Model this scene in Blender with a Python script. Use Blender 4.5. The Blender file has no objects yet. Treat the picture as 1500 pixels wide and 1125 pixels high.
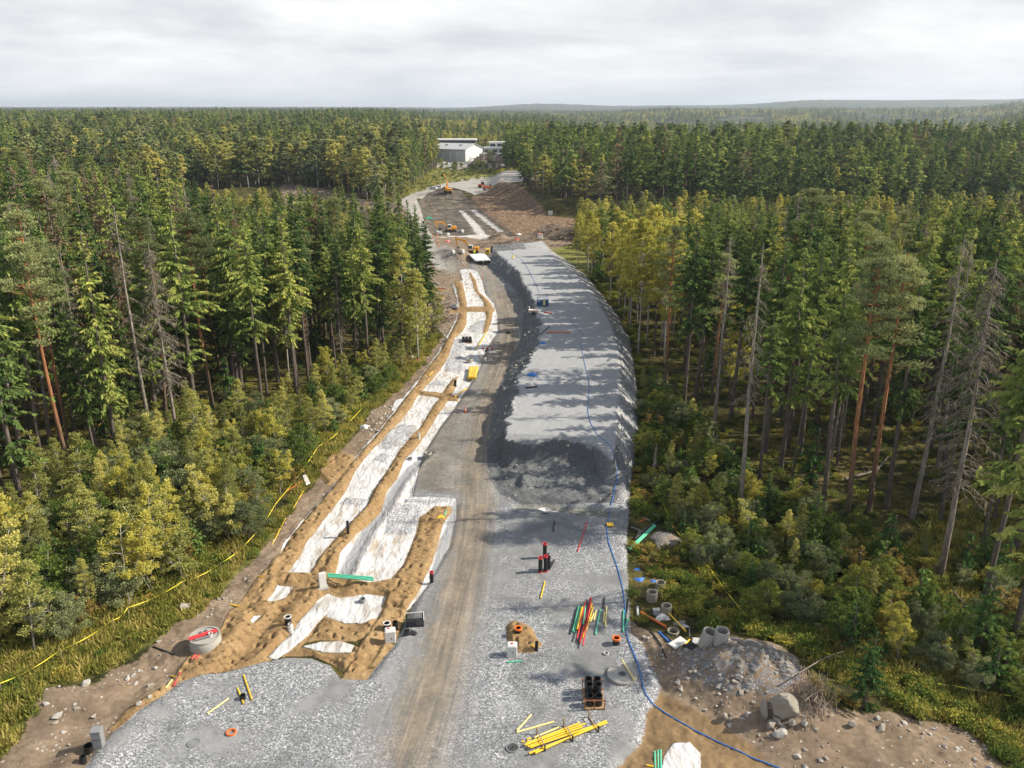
import bpy, math, random
import numpy as np
from mathutils import Vector, Matrix
sc = bpy.context.scene
col = sc.collection
PI = math.pi
rad = math.radians
# ------------------------------------------------------------------ camera geometry (1500 px wide photo)
F = 1200.0
CH = 40.0
TH = math.atan(404 / F)
CT, ST = math.cos(TH), math.sin(TH)

def G(px, py, z=0.0):
    """point of the horizontal plane z seen at a photo pixel"""
    v = 562.5 - py
    Y = F * CT + v * ST
    Z = -F * ST + v * CT
    k = (z - CH) / Z
    return ((px - 750) * k, Y * k)

def GP(pts, z=0.0):
    return np.array([G(a, b, z) for a, b in pts])

# ------------------------------------------------------------------ numpy noise
_rng = np.random.RandomState(7)
_tab = _rng.rand(256, 256)

def vnoise(x, y):
    xi = np.floor(x).astype(np.int64); yi = np.floor(y).astype(np.int64)
    fx = x - xi; fy = y - yi
    fx = fx * fx * (3 - 2 * fx); fy = fy * fy * (3 - 2 * fy)
    a = _tab[xi & 255, yi & 255]; b = _tab[(xi + 1) & 255, yi & 255]
    c = _tab[xi & 255, (yi + 1) & 255]; d = _tab[(xi + 1) & 255, (yi + 1) & 255]
    return (a * (1 - fx) + b * fx) * (1 - fy) + (c * (1 - fx) + d * fx) * fy

def fbm(x, y, o=4):
    s = 0; a = .5
    for i in range(o):
        s = s + a * vnoise(x + 17.3 * i, y - 9.1 * i); x = x * 2.03; y = y * 2.03; a *= .5
    return s / (1 - .5 ** o)

def sstep(a, b, x):
    t = np.clip((x - a) / (b - a), 0, 1)
    return t * t * (3 - 2 * t)

def sdf(poly, X, Y, pad=6.0):
    """signed distance, + inside; clamped to -pad outside the padded box"""
    out = np.full(X.shape, -pad, dtype=np.float64)
    x0, y0 = poly.min(0) - pad; x1, y1 = poly.max(0) + pad
    m = (X > x0) & (X < x1) & (Y > y0) & (Y < y1)
    if not m.any(): return out
    x = X[m]; y = Y[m]
    d2 = np.full(x.shape, 1e18); ins = np.zeros(x.shape, bool)
    n = len(poly)
    for i in range(n):
        ax, ay = poly[i]; bx, by = poly[(i + 1) % n]
        ex, ey = bx - ax, by - ay
        t = np.clip(((x - ax) * ex + (y - ay) * ey) / (ex * ex + ey * ey + 1e-12), 0, 1)
        d2 = np.minimum(d2, (x - ax - t * ex) ** 2 + (y - ay - t * ey) ** 2)
        c = ((ay > y) != (by > y))
        with np.errstate(divide='ignore', invalid='ignore'):
            xx = (bx - ax) * (y - ay) / (by - ay + 1e-20) + ax
        ins ^= c & (x < xx)
    out[m] = np.maximum(np.where(ins, 1, -1) * np.sqrt(d2), -pad)
    return out

def strip(pts, w, z=0.0):
    """polygon round a pixel polyline; w in metres (half width), number or list"""
    p = GP(pts, z); n = len(p)
    ws = [w] * n if not hasattr(w, '__len__') else w
    L, R = [], []
    for i in range(n):
        d = p[min(i + 1, n - 1)] - p[max(i - 1, 0)]; d = d / (np.hypot(*d) + 1e-9)
        nn = np.array([-d[1], d[0]])
        L.append(p[i] + nn * ws[i]); R.append(p[i] - nn * ws[i])
    return np.array(L + R[::-1])

# ------------------------------------------------------------------ object helpers
def link(o, parent=None):
    col.objects.link(o)
    if parent is not None: o.parent = parent
    return o

def tag(o, label=None, cat=None, group=None, kind=None):
    if label: o['label'] = label
    if cat: o['category'] = cat
    if group: o['group'] = group
    if kind: o['kind'] = kind
    return o

def np_mesh(name, V, Fc, mat=None, attrs=None, smooth=False):
    """V (n,3); Fc (m,k) constant k"""
    V = np.asarray(V, dtype=np.float32); Fc = np.asarray(Fc, dtype=np.int32)
    me = bpy.data.meshes.new(name)
    m, k = Fc.shape
    me.vertices.add(len(V)); me.vertices.foreach_set('co', V.ravel())
    me.loops.add(m * k); me.loops.foreach_set('vertex_index', Fc.ravel())
    me.polygons.add(m); me.polygons.foreach_set('loop_start', np.arange(0, m * k, k, dtype=np.int32))
    me.update(calc_edges=True)
    if smooth: me.polygons.foreach_set('use_smooth', np.ones(m, bool))
    for nm, (dom, arr) in (attrs or {}).items():
        at = me.attributes.new(nm, 'FLOAT', dom); at.data.foreach_set('value', np.asarray(arr, dtype=np.float32).ravel())
    for q in (mat if isinstance(mat, (list, tuple)) else [mat]):
        if q is not None: me.materials.append(q)
    me.validate()
    return me

class MB:
    """collects shapes and links them as ONE mesh object"""
    def __init__(s): s.v = []; s.f = []; s.m = []; s.sm = []
    def add(s, V, Fs, mi=0, smooth=False):
        b = len(s.v); s.v += [tuple(p) for p in V]
        for f in Fs: s.f.append(tuple(b + i for i in f)); s.m.append(mi); s.sm.append(smooth)
        return s
    def box(s, c, d, M=None, mi=0, bev=0.0):
        x, y, z = d[0] / 2, d[1] / 2, d[2] / 2
        if bev > 0:
            b = min(bev, x * .9, y * .9, z * .9); V = []
            for zz, q in ((-z, b), (-z + b, 0), (z - b, 0), (z, b)):
                X, Y = x - q, y - q; c2 = b * .7
                V += [(-X + c2, -Y, zz), (X - c2, -Y, zz), (X, -Y + c2, zz), (X, Y - c2, zz), (X - c2, Y, zz), (-X + c2, Y, zz), (-X, Y - c2, zz), (-X, -Y + c2, zz)]
            Fs = [tuple(range(7, -1, -1)), tuple(range(24, 32))]
            for r in range(3):
                for i in range(8): Fs.append((r * 8 + i, r * 8 + (i + 1) % 8, r * 8 + 8 + (i + 1) % 8, r * 8 + 8 + i))
        else:
            V = [(a * x, b * y, e * z) for e in (-1, 1) for a, b in ((-1, -1), (1, -1), (1, 1), (-1, 1))]
            Fs = [(3, 2, 1, 0), (4, 5, 6, 7), (0, 1, 5, 4), (1, 2, 6, 5), (2, 3, 7, 6), (3, 0, 4, 7)]
        out = []
        for p in V:
            p = Vector(p)
            if M is not None: p = M @ p
            out.append(p + Vector(c))
        return s.add(out, Fs, mi)
    def tube(s, pts, r, n=8, mi=0, caps=True, smooth=True):
        pts = [Vector(p) for p in pts]; k = len(pts)
        rs = [r] * k if not hasattr(r, '__len__') else list(r)
        V = []; up = None
        for i in range(k):
            d = (pts[min(i + 1, k - 1)] - pts[max(i - 1, 0)])
            d = d.normalized() if d.length > 1e-9 else Vector((0, 0, 1))
            if up is None: up = Vector((0, 0, 1)) if abs(d.z) < .9 else Vector((1, 0, 0))
            a = d.cross(up); a = a.normalized() if a.length > 1e-6 else Vector((1, 0, 0)); b = d.cross(a).normalized(); up = -b if False else a.cross(d)
            for j in range(n):
                t = 2 * PI * j / n; V.append(pts[i] + a * math.cos(t) * rs[i] + b * math.sin(t) * rs[i])
        Fs = [(i * n + j, i * n + (j + 1) % n, (i + 1) * n + (j + 1) % n, (i + 1) * n + j) for i in range(k - 1) for j in range(n)]
        s.add(V, Fs, mi, smooth)
        if caps: s.add(V[:n], [tuple(range(n))[::-1]], mi); s.add(V[-n:], [tuple(range(n))], mi)
        return s
    def hollow(s, p0, p1, r, ri, n=16, mi=0, mi2=None):
        """open pipe with wall thickness"""
        p0 = Vector(p0); p1 = Vector(p1); d = (p1 - p0).normalized()
        a = d.orthogonal().normalized(); b = d.cross(a); V = []
        for p, q in ((p0, r), (p1, r), (p1, ri), (p0, ri)):
            for j in range(n): t = 2 * PI * j / n; V.append(p + (a * math.cos(t) + b * math.sin(t)) * q)
        for r0 in range(4):
            r1 = (r0 + 1) % 4
            s.add([V[r0 * n + j] for j in range(n)] + [V[r1 * n + j] for j in range(n)],
                  [(j, (j + 1) % n, n + (j + 1) % n, n + j) for j in range(n)], (mi if mi2 is None or r0 != 2 else mi2), r0 in (0, 2))
        return s
    def build(s, name, mat, parent=None, loc=(0, 0, 0), rz=0):
        me = bpy.data.meshes.new(name); me.from_pydata([tuple(p) for p in s.v], [], s.f)
        for q in (mat if isinstance(mat, (list, tuple)) else [mat]): me.materials.append(q)
        me.polygons.foreach_set('material_index', s.m); me.polygons.foreach_set('use_smooth', s.sm)
        me.update()
        o = bpy.data.objects.new(name, me); o.location = loc; o.rotation_euler = (0, 0, rz)
        return link(o, parent)

def empty(name, loc, rz=0):
    o = bpy.data.objects.new(name, None); o.location = loc; o.rotation_euler = (0, 0, rz); o.empty_display_size = .5
    return link(o)

def copy_tree(o, parent=None):
    c = o.copy(); link(c, parent)
    for ch in [k for k in o.children]:
        copy_tree(ch, c)
    return c

# ------------------------------------------------------------------ node helpers
class NT:
    def __init__(s, name):
        s.mat = bpy.data.materials.new(name); s.mat.use_nodes = True
        s.t = s.mat.node_tree; s.t.nodes.clear()
        s.out = s.t.nodes.new('ShaderNodeOutputMaterial')
    def n(s, ty, ins=None, **kw):
        nd = s.t.nodes.new(ty)
        for k, v in kw.items(): setattr(nd, k, v)
        for k, v in (ins or {}).items(): s.put(nd.inputs[k], v)
        return nd
    def put(s, inp, v):
        if isinstance(v, bpy.types.NodeSocket): s.t.links.new(v, inp)
        elif isinstance(v, bpy.types.Node): s.t.links.new(v.outputs[0], inp)
        elif isinstance(v, (tuple, list)):
            v = tuple(v)
            if len(inp.default_value) == 4 and len(v) == 3: v = v + (1,)
            inp.default_value = v
        else: inp.default_value = v
    def math(s, op, a, b=0.0, c=0.0, clamp=False):
        nd = s.n('ShaderNodeMath', {0: a, 1: b, 2: c}, operation=op); nd.use_clamp = clamp
        return nd.outputs[0]
    def mix(s, f, a, b, mode='MIX'):
        nd = s.t.nodes.new('ShaderNodeMix'); nd.data_type = 'RGBA'; nd.blend_type = mode
        s.put(nd.inputs[0], f); s.put(nd.inputs[6], a); s.put(nd.inputs[7], b)
        return nd.outputs[2]
    def noise(s, vec, scale, detail=3, rough=.55, dist=0.0):
        nd = s.n('ShaderNodeTexNoise', {'Vector': vec, 'Scale': scale, 'Detail': detail, 'Roughness': rough, 'Distortion': dist})
        return nd.outputs[0]
    def ramp(s, f, stops):
        nd = s.n('ShaderNodeValToRGB', {0: f}); e = nd.color_ramp.elements
        while len(e) < len(stops): e.new(.5)
        for q, (p, c) in zip(e, stops): q.position = p; q.color = tuple(c) + (1,) if len(c) == 3 else c
        return nd.outputs[0]
    def smooth(s, v, a, b):
        nd = s.n('ShaderNodeMapRange', {0: v, 1: a, 2: b}, interpolation_type='SMOOTHSTEP'); return nd.outputs[0]
    def bsdf(s, color, rough=.9, spec=.2, normal=None, metal=0.0):
        nd = s.n('ShaderNodeBsdfPrincipled', {'Base Color': color, 'Roughness': rough, 'Specular IOR Level': spec, 'Metallic': metal})
        if normal is not None: s.put(nd.inputs['Normal'], normal)
        s.t.links.new(nd.outputs[0], s.out.inputs[0]); return nd
    def attr(s, name):
        return s.n('ShaderNodeAttribute', attribute_name=name).outputs['Fac']
    def pos(s): return s.n('ShaderNodeNewGeometry').outputs['Position']

def flat(name, c, rough=.6, spec=.4, dirt=.25, scale=3.0, metal=0.0, bump=0.0):
    """painted / plastic / concrete surface with some dust and wear"""
    t = NT(name)
    co = t.n('ShaderNodeTexCoord').outputs['Object']
    a = t.noise(co, scale, 5, .65); b = t.noise(co, scale * 7, 3, .6)
    f = t.math('MULTIPLY', t.smooth(t.math('ADD', t.math('MULTIPLY', a, .7), t.math('MULTIPLY', b, .3)), .45, .62), dirt)
    dc = tuple(.55 * x + .45 * y for x, y in zip(c, (.2, .17, .13)))
    cc = t.mix(f, c, dc)
    nrm = None
    if bump > 0: nrm = t.n('ShaderNodeBump', {'Strength': bump, 'Distance': .05, 'Height': b}).outputs[0]
    t.bsdf(cc, rough, spec, nrm, metal)
    return t.mat
# ================================================================== the ground
# every outline below is a real outline on the ground, measured once in the photograph
A_l = [(663,414),(668,424),(671,440),(673,450),(670,467),(667,475),(661,487),(654,499),(643,519),(630,535),(619,549),(611,563),(602,574),(595,583),(582,600),(555,635),(521,672),(481,723),(451,757),(427,787),(406,821),(390,840),(357,880)]
A_r = [(677,414),(681,430),(684,444),(684,466),(683,477),(678,487),(667,495),(662,510),(658,522),(651,535),(643,546),(633,558),(622,569),(611,583),(602,600),(571,635),(542,664),(521,691),(505,725),(478,760),(449,797),(438,821),(421,841),(405,858)]
B1 = [(686,400),(691,412),(695,426),(702,436),(708,444),(709,455),(712,464),(710,477),(706,490),(714,487),(720,474),(722,460),(720,446),(710,436),(701,428),(698,414),(690,400)]
B2_l = [(665,555),(655,566),(649,575),(643,586),(635,595),(614,629),(585,661),(569,688),(547,720),(537,744),(515,765),(489,792),(465,821),(454,842)]
B2_r = [(671,553),(668,566),(664,577),(656,589),(647,602),(633,624),(614,653),(593,677),(582,701),(566,720),(558,749),(542,765),(521,784),(499,813),(494,832),(491,843)]
SANDS = [
    GP(A_l + A_r[::-1]), GP(B1), GP(B2_l + B2_r[::-1]),
    GP([(655,452),(690,451),(725,452),(724,458),(690,458),(655,460)]),
    GP([(611,574),(640,576),(672,583),(671,590),(655,589),(636,583),(611,580)]),
    GP([(635,744),(660,743),(663,750),(651,767),(641,797),(633,827),(625,842),(617,862),(614,868),(598,892),(590,910),(577,948),(555,974),(537,998),(499,996),(510,974),(521,953),(534,932),(553,908),(563,878),(560,868),(575,848),(590,829),(601,803),(610,781),(614,762)]),
    GP([(390,838),(421,840),(454,841),(494,843),(542,856),(575,850),(590,868),(565,876),(537,872),(518,876),(500,878),(483,892),(478,905),(505,915),(537,914),(556,906),(545,930),(519,940),(499,940),(470,938),(449,941),(440,948),(473,957),(515,958),(519,946),(530,950),(520,975),(505,985),(483,972),(457,962),(419,962),(377,974),(355,980),(315,990),(267,1004),(238,1014),(251,1000),(266,978),(282,960),(300,950),(325,925),(338,900),(357,880)]),
    GP([(462,692),(480,670),(500,664),(520,668),(512,690),(490,708),(480,712)]),
    GP([(741,922),(752,914),(768,918),(780,926),(786,940),(795,950),(784,962),(762,962),(748,955),(742,940)]),
    GP([(205,1046),(171,1076),(158,1075),(190,1040),(240,1008),(262,1002),(232,1028)]),
]
HOLES = [  # white cloth showing through the sand
    GP([(406,860),(430,862),(419,876),(398,884),(390,882),(403,868)]),
    GP([(483,892),(518,877),(537,873),(565,876),(555,905),(537,913),(505,914),(478,905)]),
    GP([(442,948),(470,941),(499,940),(519,946),(515,957),(473,957)]),
    GP([(367,912),(372,905),(384,903),(370,916)]),
    strip([(492,876),(478,886),(452,912),(440,930),(415,952),(398,966)], [.9,.9,.8,.7,.6,.4])]
FABRIC = [
    GP([(673,396),(688,394),(700,400),(706,412),(710,430),(723,446),(728,463),(729,487),(711,513),(706,530),(702,543),(690,562),(670,592),(665,600),(643,629),(617,672),(611,700),(604,731),(640,731),(668,733),(668,757),(657,803),(640,832),(625,862),(600,892),(560,935),(500,900),(440,880),(400,850),(415,800),(450,755),(480,722),(520,670),(553,633),(579,600),(590,583),(600,572),(628,535),(641,517),(652,497),(659,485),(668,466),(669,440),(662,414),(678,412)]),
    GP([(588,584),(578,588),(573,602),(578,604),(592,586)]),
    GP([(788,742),(800,741),(812,746),(835,750),(880,755),(905,758),(900,764),(870,760),(840,755),(795,752)]),
    GP([(985,1090),(1010,1088),(1026,1105),(1026,1130),(968,1130),(972,1110)]),
    ]
CHALK = [GP([(672,304),(680,306),(700,324),(718,346),(712,356),(700,340),(684,318)]),
    GP([(690,304),(696,304),(708,314),(734,334),(742,344),(733,338),(706,317)]),
    GP([(640,348),(680,343),(712,345),(705,351),(680,347)]),
]
PILES = [  # crushed stone lying on the cloth
    strip([(600,624),(590,635),(580,648),(568,660)], [1.0,2.0,1.8,.7]), strip([(570,668),(556,678)], 1.0), strip([(525,732),(516,742)], 1.3),
    strip([(600,740),(596,760),(585,785)], [1.5,2.0,1.5]), strip([(592,736),(630,737),(662,735)], [.5,.5,.4]), strip([(712,470),(700,480),(695,488)], [.6,1.6,1]),
    strip([(668,498),(664,520),(668,545)], [2.2,1.6,1.6]), strip([(650,560),(640,566)], 1.2)]
EMB_TOP = GP([(726,368),(762,366),(795,364),(818,384),(850,408),(874,440),(892,470),(903,500),(908,540),(905,600),(902,640),(897,672),(880,658),(850,647),(810,645),(780,648),(740,644),(741,629),(742,616),(753,600),(760,575),(758,552),(772,534),(786,514),(790,486),(796,474),(786,462),(784,442),(776,428),(768,416),(762,400),(742,382)], 3.0)
EMB_BOT = GP([(714,372),(722,362),(795,360),(826,380),(858,404),(884,436),(905,464),(922,496),(928,530),(934,580),(936,640),(926,690),(920,742),(860,742),(800,741),(759,741),(732,728),(715,704),(711,656),(716,640),(720,600),(730,575),(734,562),(742,542),(752,522),(762,502),(764,478),(766,456),(764,444),(758,434),(746,418),(728,406),(712,390)])
PLATFORM = GP([(80,1180),(133,1125),(149,1102),(171,1076),(203,1046),(232,1028),(267,1004),(315,990),(355,980),(377,974),(419,965),(457,966),(483,977),(499,996),(537,998),(555,974),(577,948),(598,905),(617,868),(625,858),(640,832),(657,803),(667,757),(668,735),(610,712),(616,672),(643,629),(665,600),(690,562),(706,530),(729,487),(728,463),(712,430),(706,412),(688,392),(690,385),(712,375),(722,362),(795,360),(826,380),(858,404),(884,436),(905,464),(922,496),(928,530),(934,580),(936,640),(926,690),(921,742),(918,800),(921,880),(924,930),(945,962),(968,1010),(960,1030),(948,1045),(940,1090),(905,1125),(860,1180)])
ROAD = strip([(575,1200),(600,1125),(640,1000),(668,900),(686,820),(698,740),(700,690),(705,650),(716,600),(728,560),(742,520),(744,490),(740,460),(732,435),(716,405),(698,388),(668,400),(655,380),(645,360)],
             [3.6,3.6,3.4,3.2,3.1,3.0,3.0,2.8,2.8,3.0,3.2,3.4,3.6,3.6,3.5,4,3,3,3])
LEFTDIRT = GP([(-60,1180),(0,1116),(35,1081),(45,1046),(72,1017),(107,1014),(141,1012),(160,985),(203,969),(235,942),(261,916),(288,910),(301,889),(328,873),(344,849),(368,828),(385,813),(406,787),(422,760),(438,728),(457,715),(475,693),(470,672),(499,659),(510,650),(534,624),(542,603),(561,593),(579,574),(617,537),(635,507),(646,494),(640,470),(638,440),(632,410),(618,380),(604,360),(604,345),(640,345),(700,342),(740,344),(780,350),(820,345),(842,340),(842,360),(812,366),(720,372),(690,394),(680,430),(676,470),(640,530),(590,595),(530,680),(460,770),(400,850),(340,930),(290,1000),(200,1070),(140,1130),(100,1200)])
RIGHTDIRT = GP([(918,905),(935,918),(962,938),(990,950),(1030,958),(1060,946),(1130,952),(1165,980),(1180,1030),(1230,1058),(1290,1056),(1340,1065),(1400,1070),(1440,1095),(1465,1125),(1480,1180),(860,1180),(900,1125),(945,1060),(945,1000)])
WET = [GP([(955,1016),(975,1022),(1012,1045),(1060,1068),(1115,1108),(1150,1150),(860,1180),(905,1120),(940,1085),(948,1040)]),
       GP([(910,945),(925,940),(932,965),(920,975),(905,968),(890,955)])]
MOUND = GP([(985,965),(1030,958),(1060,952),(1120,958),(1160,985),(1172,1025),(1130,1045),(1060,1035),(1000,1000)])
CUT = GP([(690,290),(704,283),(735,279),(764,288),(784,303),(800,315),(842,320),(842,342),(790,352),(756,345),(732,328),(710,312)])
CUT_TOP = GP([(735,280),(768,289),(790,301),(815,311),(850,312),(900,322),(1100,300),(1400,270),(1900,250),(2200,215),(1500,200),(1000,205),(800,212),(745,240)])
DARKX = GP([(612,294),(626,287),(636,285),(672,285),(690,292),(705,306),(735,330),(756,347),(698,342),(672,345),(630,341),(620,318)])
FARROAD = [GP([(588,292),(610,281),(640,271),(670,264),(730,258),(790,258),(790,276),(732,283),(700,287),(672,284),(640,285),(622,291),(610,291),(624,318),(632,342),(640,366),(655,395),(640,395),(618,365),(604,345),(600,322),(589,304)])]
CLEARCUT = GP([(415,274),(480,281),(531,297),(588,305),(600,322),(604,350),(600,362),(530,345),(420,322)])
FIELD = GP([(540,300),(575,287),(585,268),(600,258),(640,252),(700,251),(800,252),(800,262),(700,263),(650,270),(620,280),(585,291),(578,303)])
YARD = GP([(640,250),(800,252),(820,238),(640,238)])
GRASS = [GP([(-300,1000),(0,960),(150,900),(300,850),(400,770),(480,650),(560,570),(640,490),(650,490),(620,538),(580,575),(540,605),(475,690),(440,728),(400,790),(345,850),(290,910),(160,985),(72,1017),(0,1116),(-100,1200),(-600,1300)]),
         GP([(797,362),(830,352),(850,362),(880,400),(870,410),(850,402),(822,380)]),
         ]
BOWL = GP([(722,662),(740,655),(790,656),(850,660),(885,678),(893,700),(870,722),(810,735),(745,730),(722,700)], 1.2)
CREEK = strip([(755,744),(800,744),(850,750),(905,757)], [.3,.7,.9,.8])

MUD = [GP([(618,640),(650,615),(690,566),(712,530),(735,495),(732,455),(720,430),(745,425),(766,440),(764,480),(760,510),(742,545),(728,580),(716,630),(708,690),(700,745),(672,728),(640,728),(606,722)]),
       strip([(560,1200),(590,1125),(636,1000),(665,900),(684,820),(696,740)], [.6,.6,.8,1.0,1.4,2.0])]
LAYERS = {'grass': GRASS, 'clearcut': [CLEARCUT], 'field': [FIELD], 'dirt': [LEFTDIRT, RIGHTDIRT], 'yard': [YARD] + FARROAD,
          'cut': [CUT], 'dark': [DARKX], 'wet': WET, 'mound': [MOUND, GP([(952,792),(965,782),(985,784),(998,794),(990,806),(965,806)])], 'gravel': [PLATFORM, GP([(596,690),(685,690),(680,745),(596,738)])], 'road': [ROAD], 'fabric': FABRIC, 'chalk': CHALK, 'mud': MUD}

def gb(x, y, cx, cy, rx, ry): return np.exp(-((x - cx) / rx) ** 2 - ((y - cy) / ry) ** 2)

def px_u(px): return (px - 750) / 1266.0

def far_relief(X, Y):
    u = X / np.maximum(Y, 1.0)
    z = 8.5 * sstep(350, 900, Y) * sstep(-.06, -.16, u) + 9 * (fbm(X / 110, Y / 110, 3) - .5) * sstep(380, 620, Y)
    z = z + 1.5 * sstep(900, 1600, Y) * sstep(-.06, -.16, u)
    z = z + 4.5 * sstep(-.32, -.6, u) * sstep(80, 190, Y) * sstep(420, 320, Y)
    z = z - 15 * sstep(470, 900, Y) * sstep(.02, .12, u)                       # valley on the right
    z = z + 45 * sstep(900, 1700, Y) * sstep(.50, .66, u)                     # wooded rise at far right
    z = z + sstep(2200, 3600, Y) * (6 + 20 * sstep(.04, .2, u) + 14 * fbm(X / 900, Y / 900, 3) * sstep(0, .1, u))
    z = z + sstep(5200, 7600, Y) * (6 + 48 * sstep(.22, .34, u) + 18 * np.exp(-((u - .43) / .05) ** 2) + 10 * np.sin(u * 40) * sstep(.2, .4, u))
    z = z + sstep(7000, 9500, Y) * (10 + 34 * np.exp(-((u - .035) / .06) ** 2) + 14 * sstep(-.1, .1, u))
    return z

def relief(X, Y, masks=False):
    X = np.asarray(X, float); Y = np.asarray(Y, float)
    z = .5 * (fbm(X / 14 + 5, Y / 14, 3) - .5) + 1.6 * (fbm(X / 60, Y / 60 + 3, 2) - .5) * sstep(8, 40, np.abs(X + 4))
    z = z + far_relief(X, Y)
    M = {}
    for k, ps in LAYERS.items():
        d = sdf(ps[0], X, Y)
        for p in ps[1:]: d = np.maximum(d, sdf(p, X, Y))
        M[k] = d
    S = sdf(SANDS[0], X, Y)
    for p in SANDS[1:]: S = np.maximum(S, sdf(p, X, Y))
    for p in HOLES:
        h = sdf(p, X, Y); S = np.minimum(S, -h); M['fabric'] = np.maximum(M['fabric'], h)
    M['sand'] = S
    P = sdf(PILES[0], X, Y)
    for p in PILES[1:]: P = np.maximum(P, sdf(p, X, Y))
    M['pile'] = P
    works = np.maximum.reduce([M['gravel'], M['mound'], M['fabric'], S, M['road'], M['dark'], M['yard'], M['dirt']])
    z = z * (1 - sstep(-5, .5, works) * sstep(700, 500, Y))
    # dirt strips: rough, a low bank against the grass
    dm = sstep(-1, 1, M['dirt']) * sstep(.5, -.5, np.maximum(M['gravel'], S))
    z = z + dm * (.55 * (fbm(X / 2.2, Y / 2.2, 5) - .45) + .2 * (fbm(X * 1.6, Y * 1.6, 3) - .5))
    lb = sstep(-2, 0, M['dirt']) * sstep(4, 1, M['dirt']) * (X < -6) * (Y < 75)
    z = z + lb * .7 * fbm(X / 3, Y / 3, 3)
    # gravel platform
    gm = sstep(-.3, .6, M['gravel'])
    z = z + gm * (.35 + .12 * (fbm(X / 3, Y / 3, 3) - .5) + .05 * (fbm(X * 1.7, Y * 1.7, 3) - .5))
    rm = sstep(-1.0, .8, M['road'])
    z = z - rm * gm * .08
    # cloth
    fm = sstep(-.25, .3, M['fabric'])
    z = z * (1 - fm) + fm * (.12 + .14 * (fbm(X / 1.5, Y / 3, 3) - .5))
    # grey trench along the cloth, with the low welt beside it
    tr = sdf(strip([(622,668),(601,685),(579,712),(563,739),(537,776),(515,815),(499,845)], .55), X, Y)
    z = z - .30 * sstep(-.5, .3, tr) + .16 * np.exp(-((tr + .8) / .35) ** 2)
    M['trench'] = np.maximum(tr, sdf(strip([(666,742),(663,762),(654,790),(646,815),(634,850)], .45), X, Y))
    # sand berms
    sm = sstep(-.05, .5, S)
    edge = .16 * (fbm(X * 1.1, Y * 1.1, 2) - .5)
    z = z + sm * (.34 + .20 * (fbm(X / 2.0, Y / 2.6, 3) - .5)) + sstep(-.2, .4, S) * (.20 * (fbm(X * 1.3, Y * 1.3, 4) - .5) + edge)
    foot = np.maximum(0, vnoise(X * 3.1, Y * 3.1) - .66) * sstep(.1, .4, S)
    z = z - foot * 1.1
    # lower sand field: furrows between trenches
    low = sstep(0, .5, sdf(GP([(390,840),(545,858),(600,880),(540,998),(240,1012),(290,950)]), X, Y))
    ax, ay = G(430, 835); bx, by = G(300, 985)
    dx, dy = bx - ax, by - ay; L = math.hypot(dx, dy); tt = ((X - ax) * -dy + (Y - ay) * dx) / L
    z = z + low * sstep(.0, .4, S) * (.16 * np.sin(tt * 1.9 + 2 * fbm(X / 3, Y / 3, 2)) - .05)
    z = z + .12 * sstep(-.3, .5, P) + .08 * sstep(0, .4, P) * vnoise(X * 4, Y * 4)
    # embankment
    LS = sstep(1.5, -1.5, X - np.interp(Y, [60, 90, 110, 150, 260], [14, 9, 9, 10, 2])); ds = -sdf(EMB_TOP, X, Y); dt = np.maximum(ds, 0); db = np.maximum(sdf(EMB_BOT, X, Y), 0)
    dt = np.maximum(ds + 1.3 * (fbm(X / 2.2 + 40, Y / 1.6, 3) - .5) * (sdf(BOWL, X, Y) < 1) * (db > 0) * LS, 0); wob = 1.0
    e = np.where(dt <= 0, 1.0, np.clip(db / (db + dt + 1e-6) * wob, 0, 1))
    e = np.where(db > 0, e, 0)
    rough = (dt > 0) & (db > 0)
    z = z + e * 2.75 + rough * (.25 + .9 * LS) * (fbm(X / 1.5, Y / 1.5, 5) - .5) * sstep(0, .6, db)
    z = z + (dt <= 0) * .10 * (fbm(X / 2, Y / 2, 3) - .5)
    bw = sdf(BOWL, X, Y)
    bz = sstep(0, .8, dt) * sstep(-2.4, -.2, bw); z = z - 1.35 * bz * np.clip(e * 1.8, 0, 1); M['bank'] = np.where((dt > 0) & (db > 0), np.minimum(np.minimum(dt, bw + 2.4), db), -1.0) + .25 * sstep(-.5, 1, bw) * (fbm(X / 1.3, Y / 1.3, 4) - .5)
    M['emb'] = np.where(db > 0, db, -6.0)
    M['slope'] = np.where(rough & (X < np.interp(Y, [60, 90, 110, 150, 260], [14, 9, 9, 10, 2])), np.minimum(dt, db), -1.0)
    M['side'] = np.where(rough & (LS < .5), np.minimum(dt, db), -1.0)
    M['bowl'] = np.minimum(bw, 3)
    cl = GP([(575,1200),(600,1125),(640,1000),(668,900),(686,820),(698,740),(700,690),(705,650),(716,600),(728,560),(742,520),(744,490),(740,460),(732,435),(716,405),(698,388)])[::1]
    M['lat'] = X - np.interp(Y, cl[:, 1], cl[:, 0])
    ck = sdf(CREEK, X, Y)
    z = z - .45 * sstep(-.5, .4, ck); M['creek'] = ck
    # mounds
    for (a, b, r, h) in ((1112,1000,4.0,1.9), (1055,992,3.0,1.0), (973,796,1.6,.9), (1330,1100,5.0,.9), (1180,1060,3.0,.6), (960,950,2.0,.6)):
        cx, cy = G(a, b); z = z + gb(X, Y, cx, cy, r, r * 1.1) * h * (.85 + .3 * fbm(X, Y, 3))
    for (a, b, r, h) in ((673,378,3.2,2.6), (655,286,9,4.0), (632,303,5,2.0), (735,354,3,1.5), (655,372,3,1.6), (812,352,8,4.0), (724,352,3,1.5), (655,245,16,2.5), (706,246,16,5), (728,247,14,4)):
        cx, cy = G(a, b); z = z + gb(X, Y, cx, cy, r, r * 1.4) * h * (.7 + .6 * fbm(X / 2, Y / 2, 3))
    # far works: sunken floor, terrace of the right-hand wood
    ct = sdf(CUT_TOP, X, Y, 40); d2 = sdf(DARKX, X, Y, 25)
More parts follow.
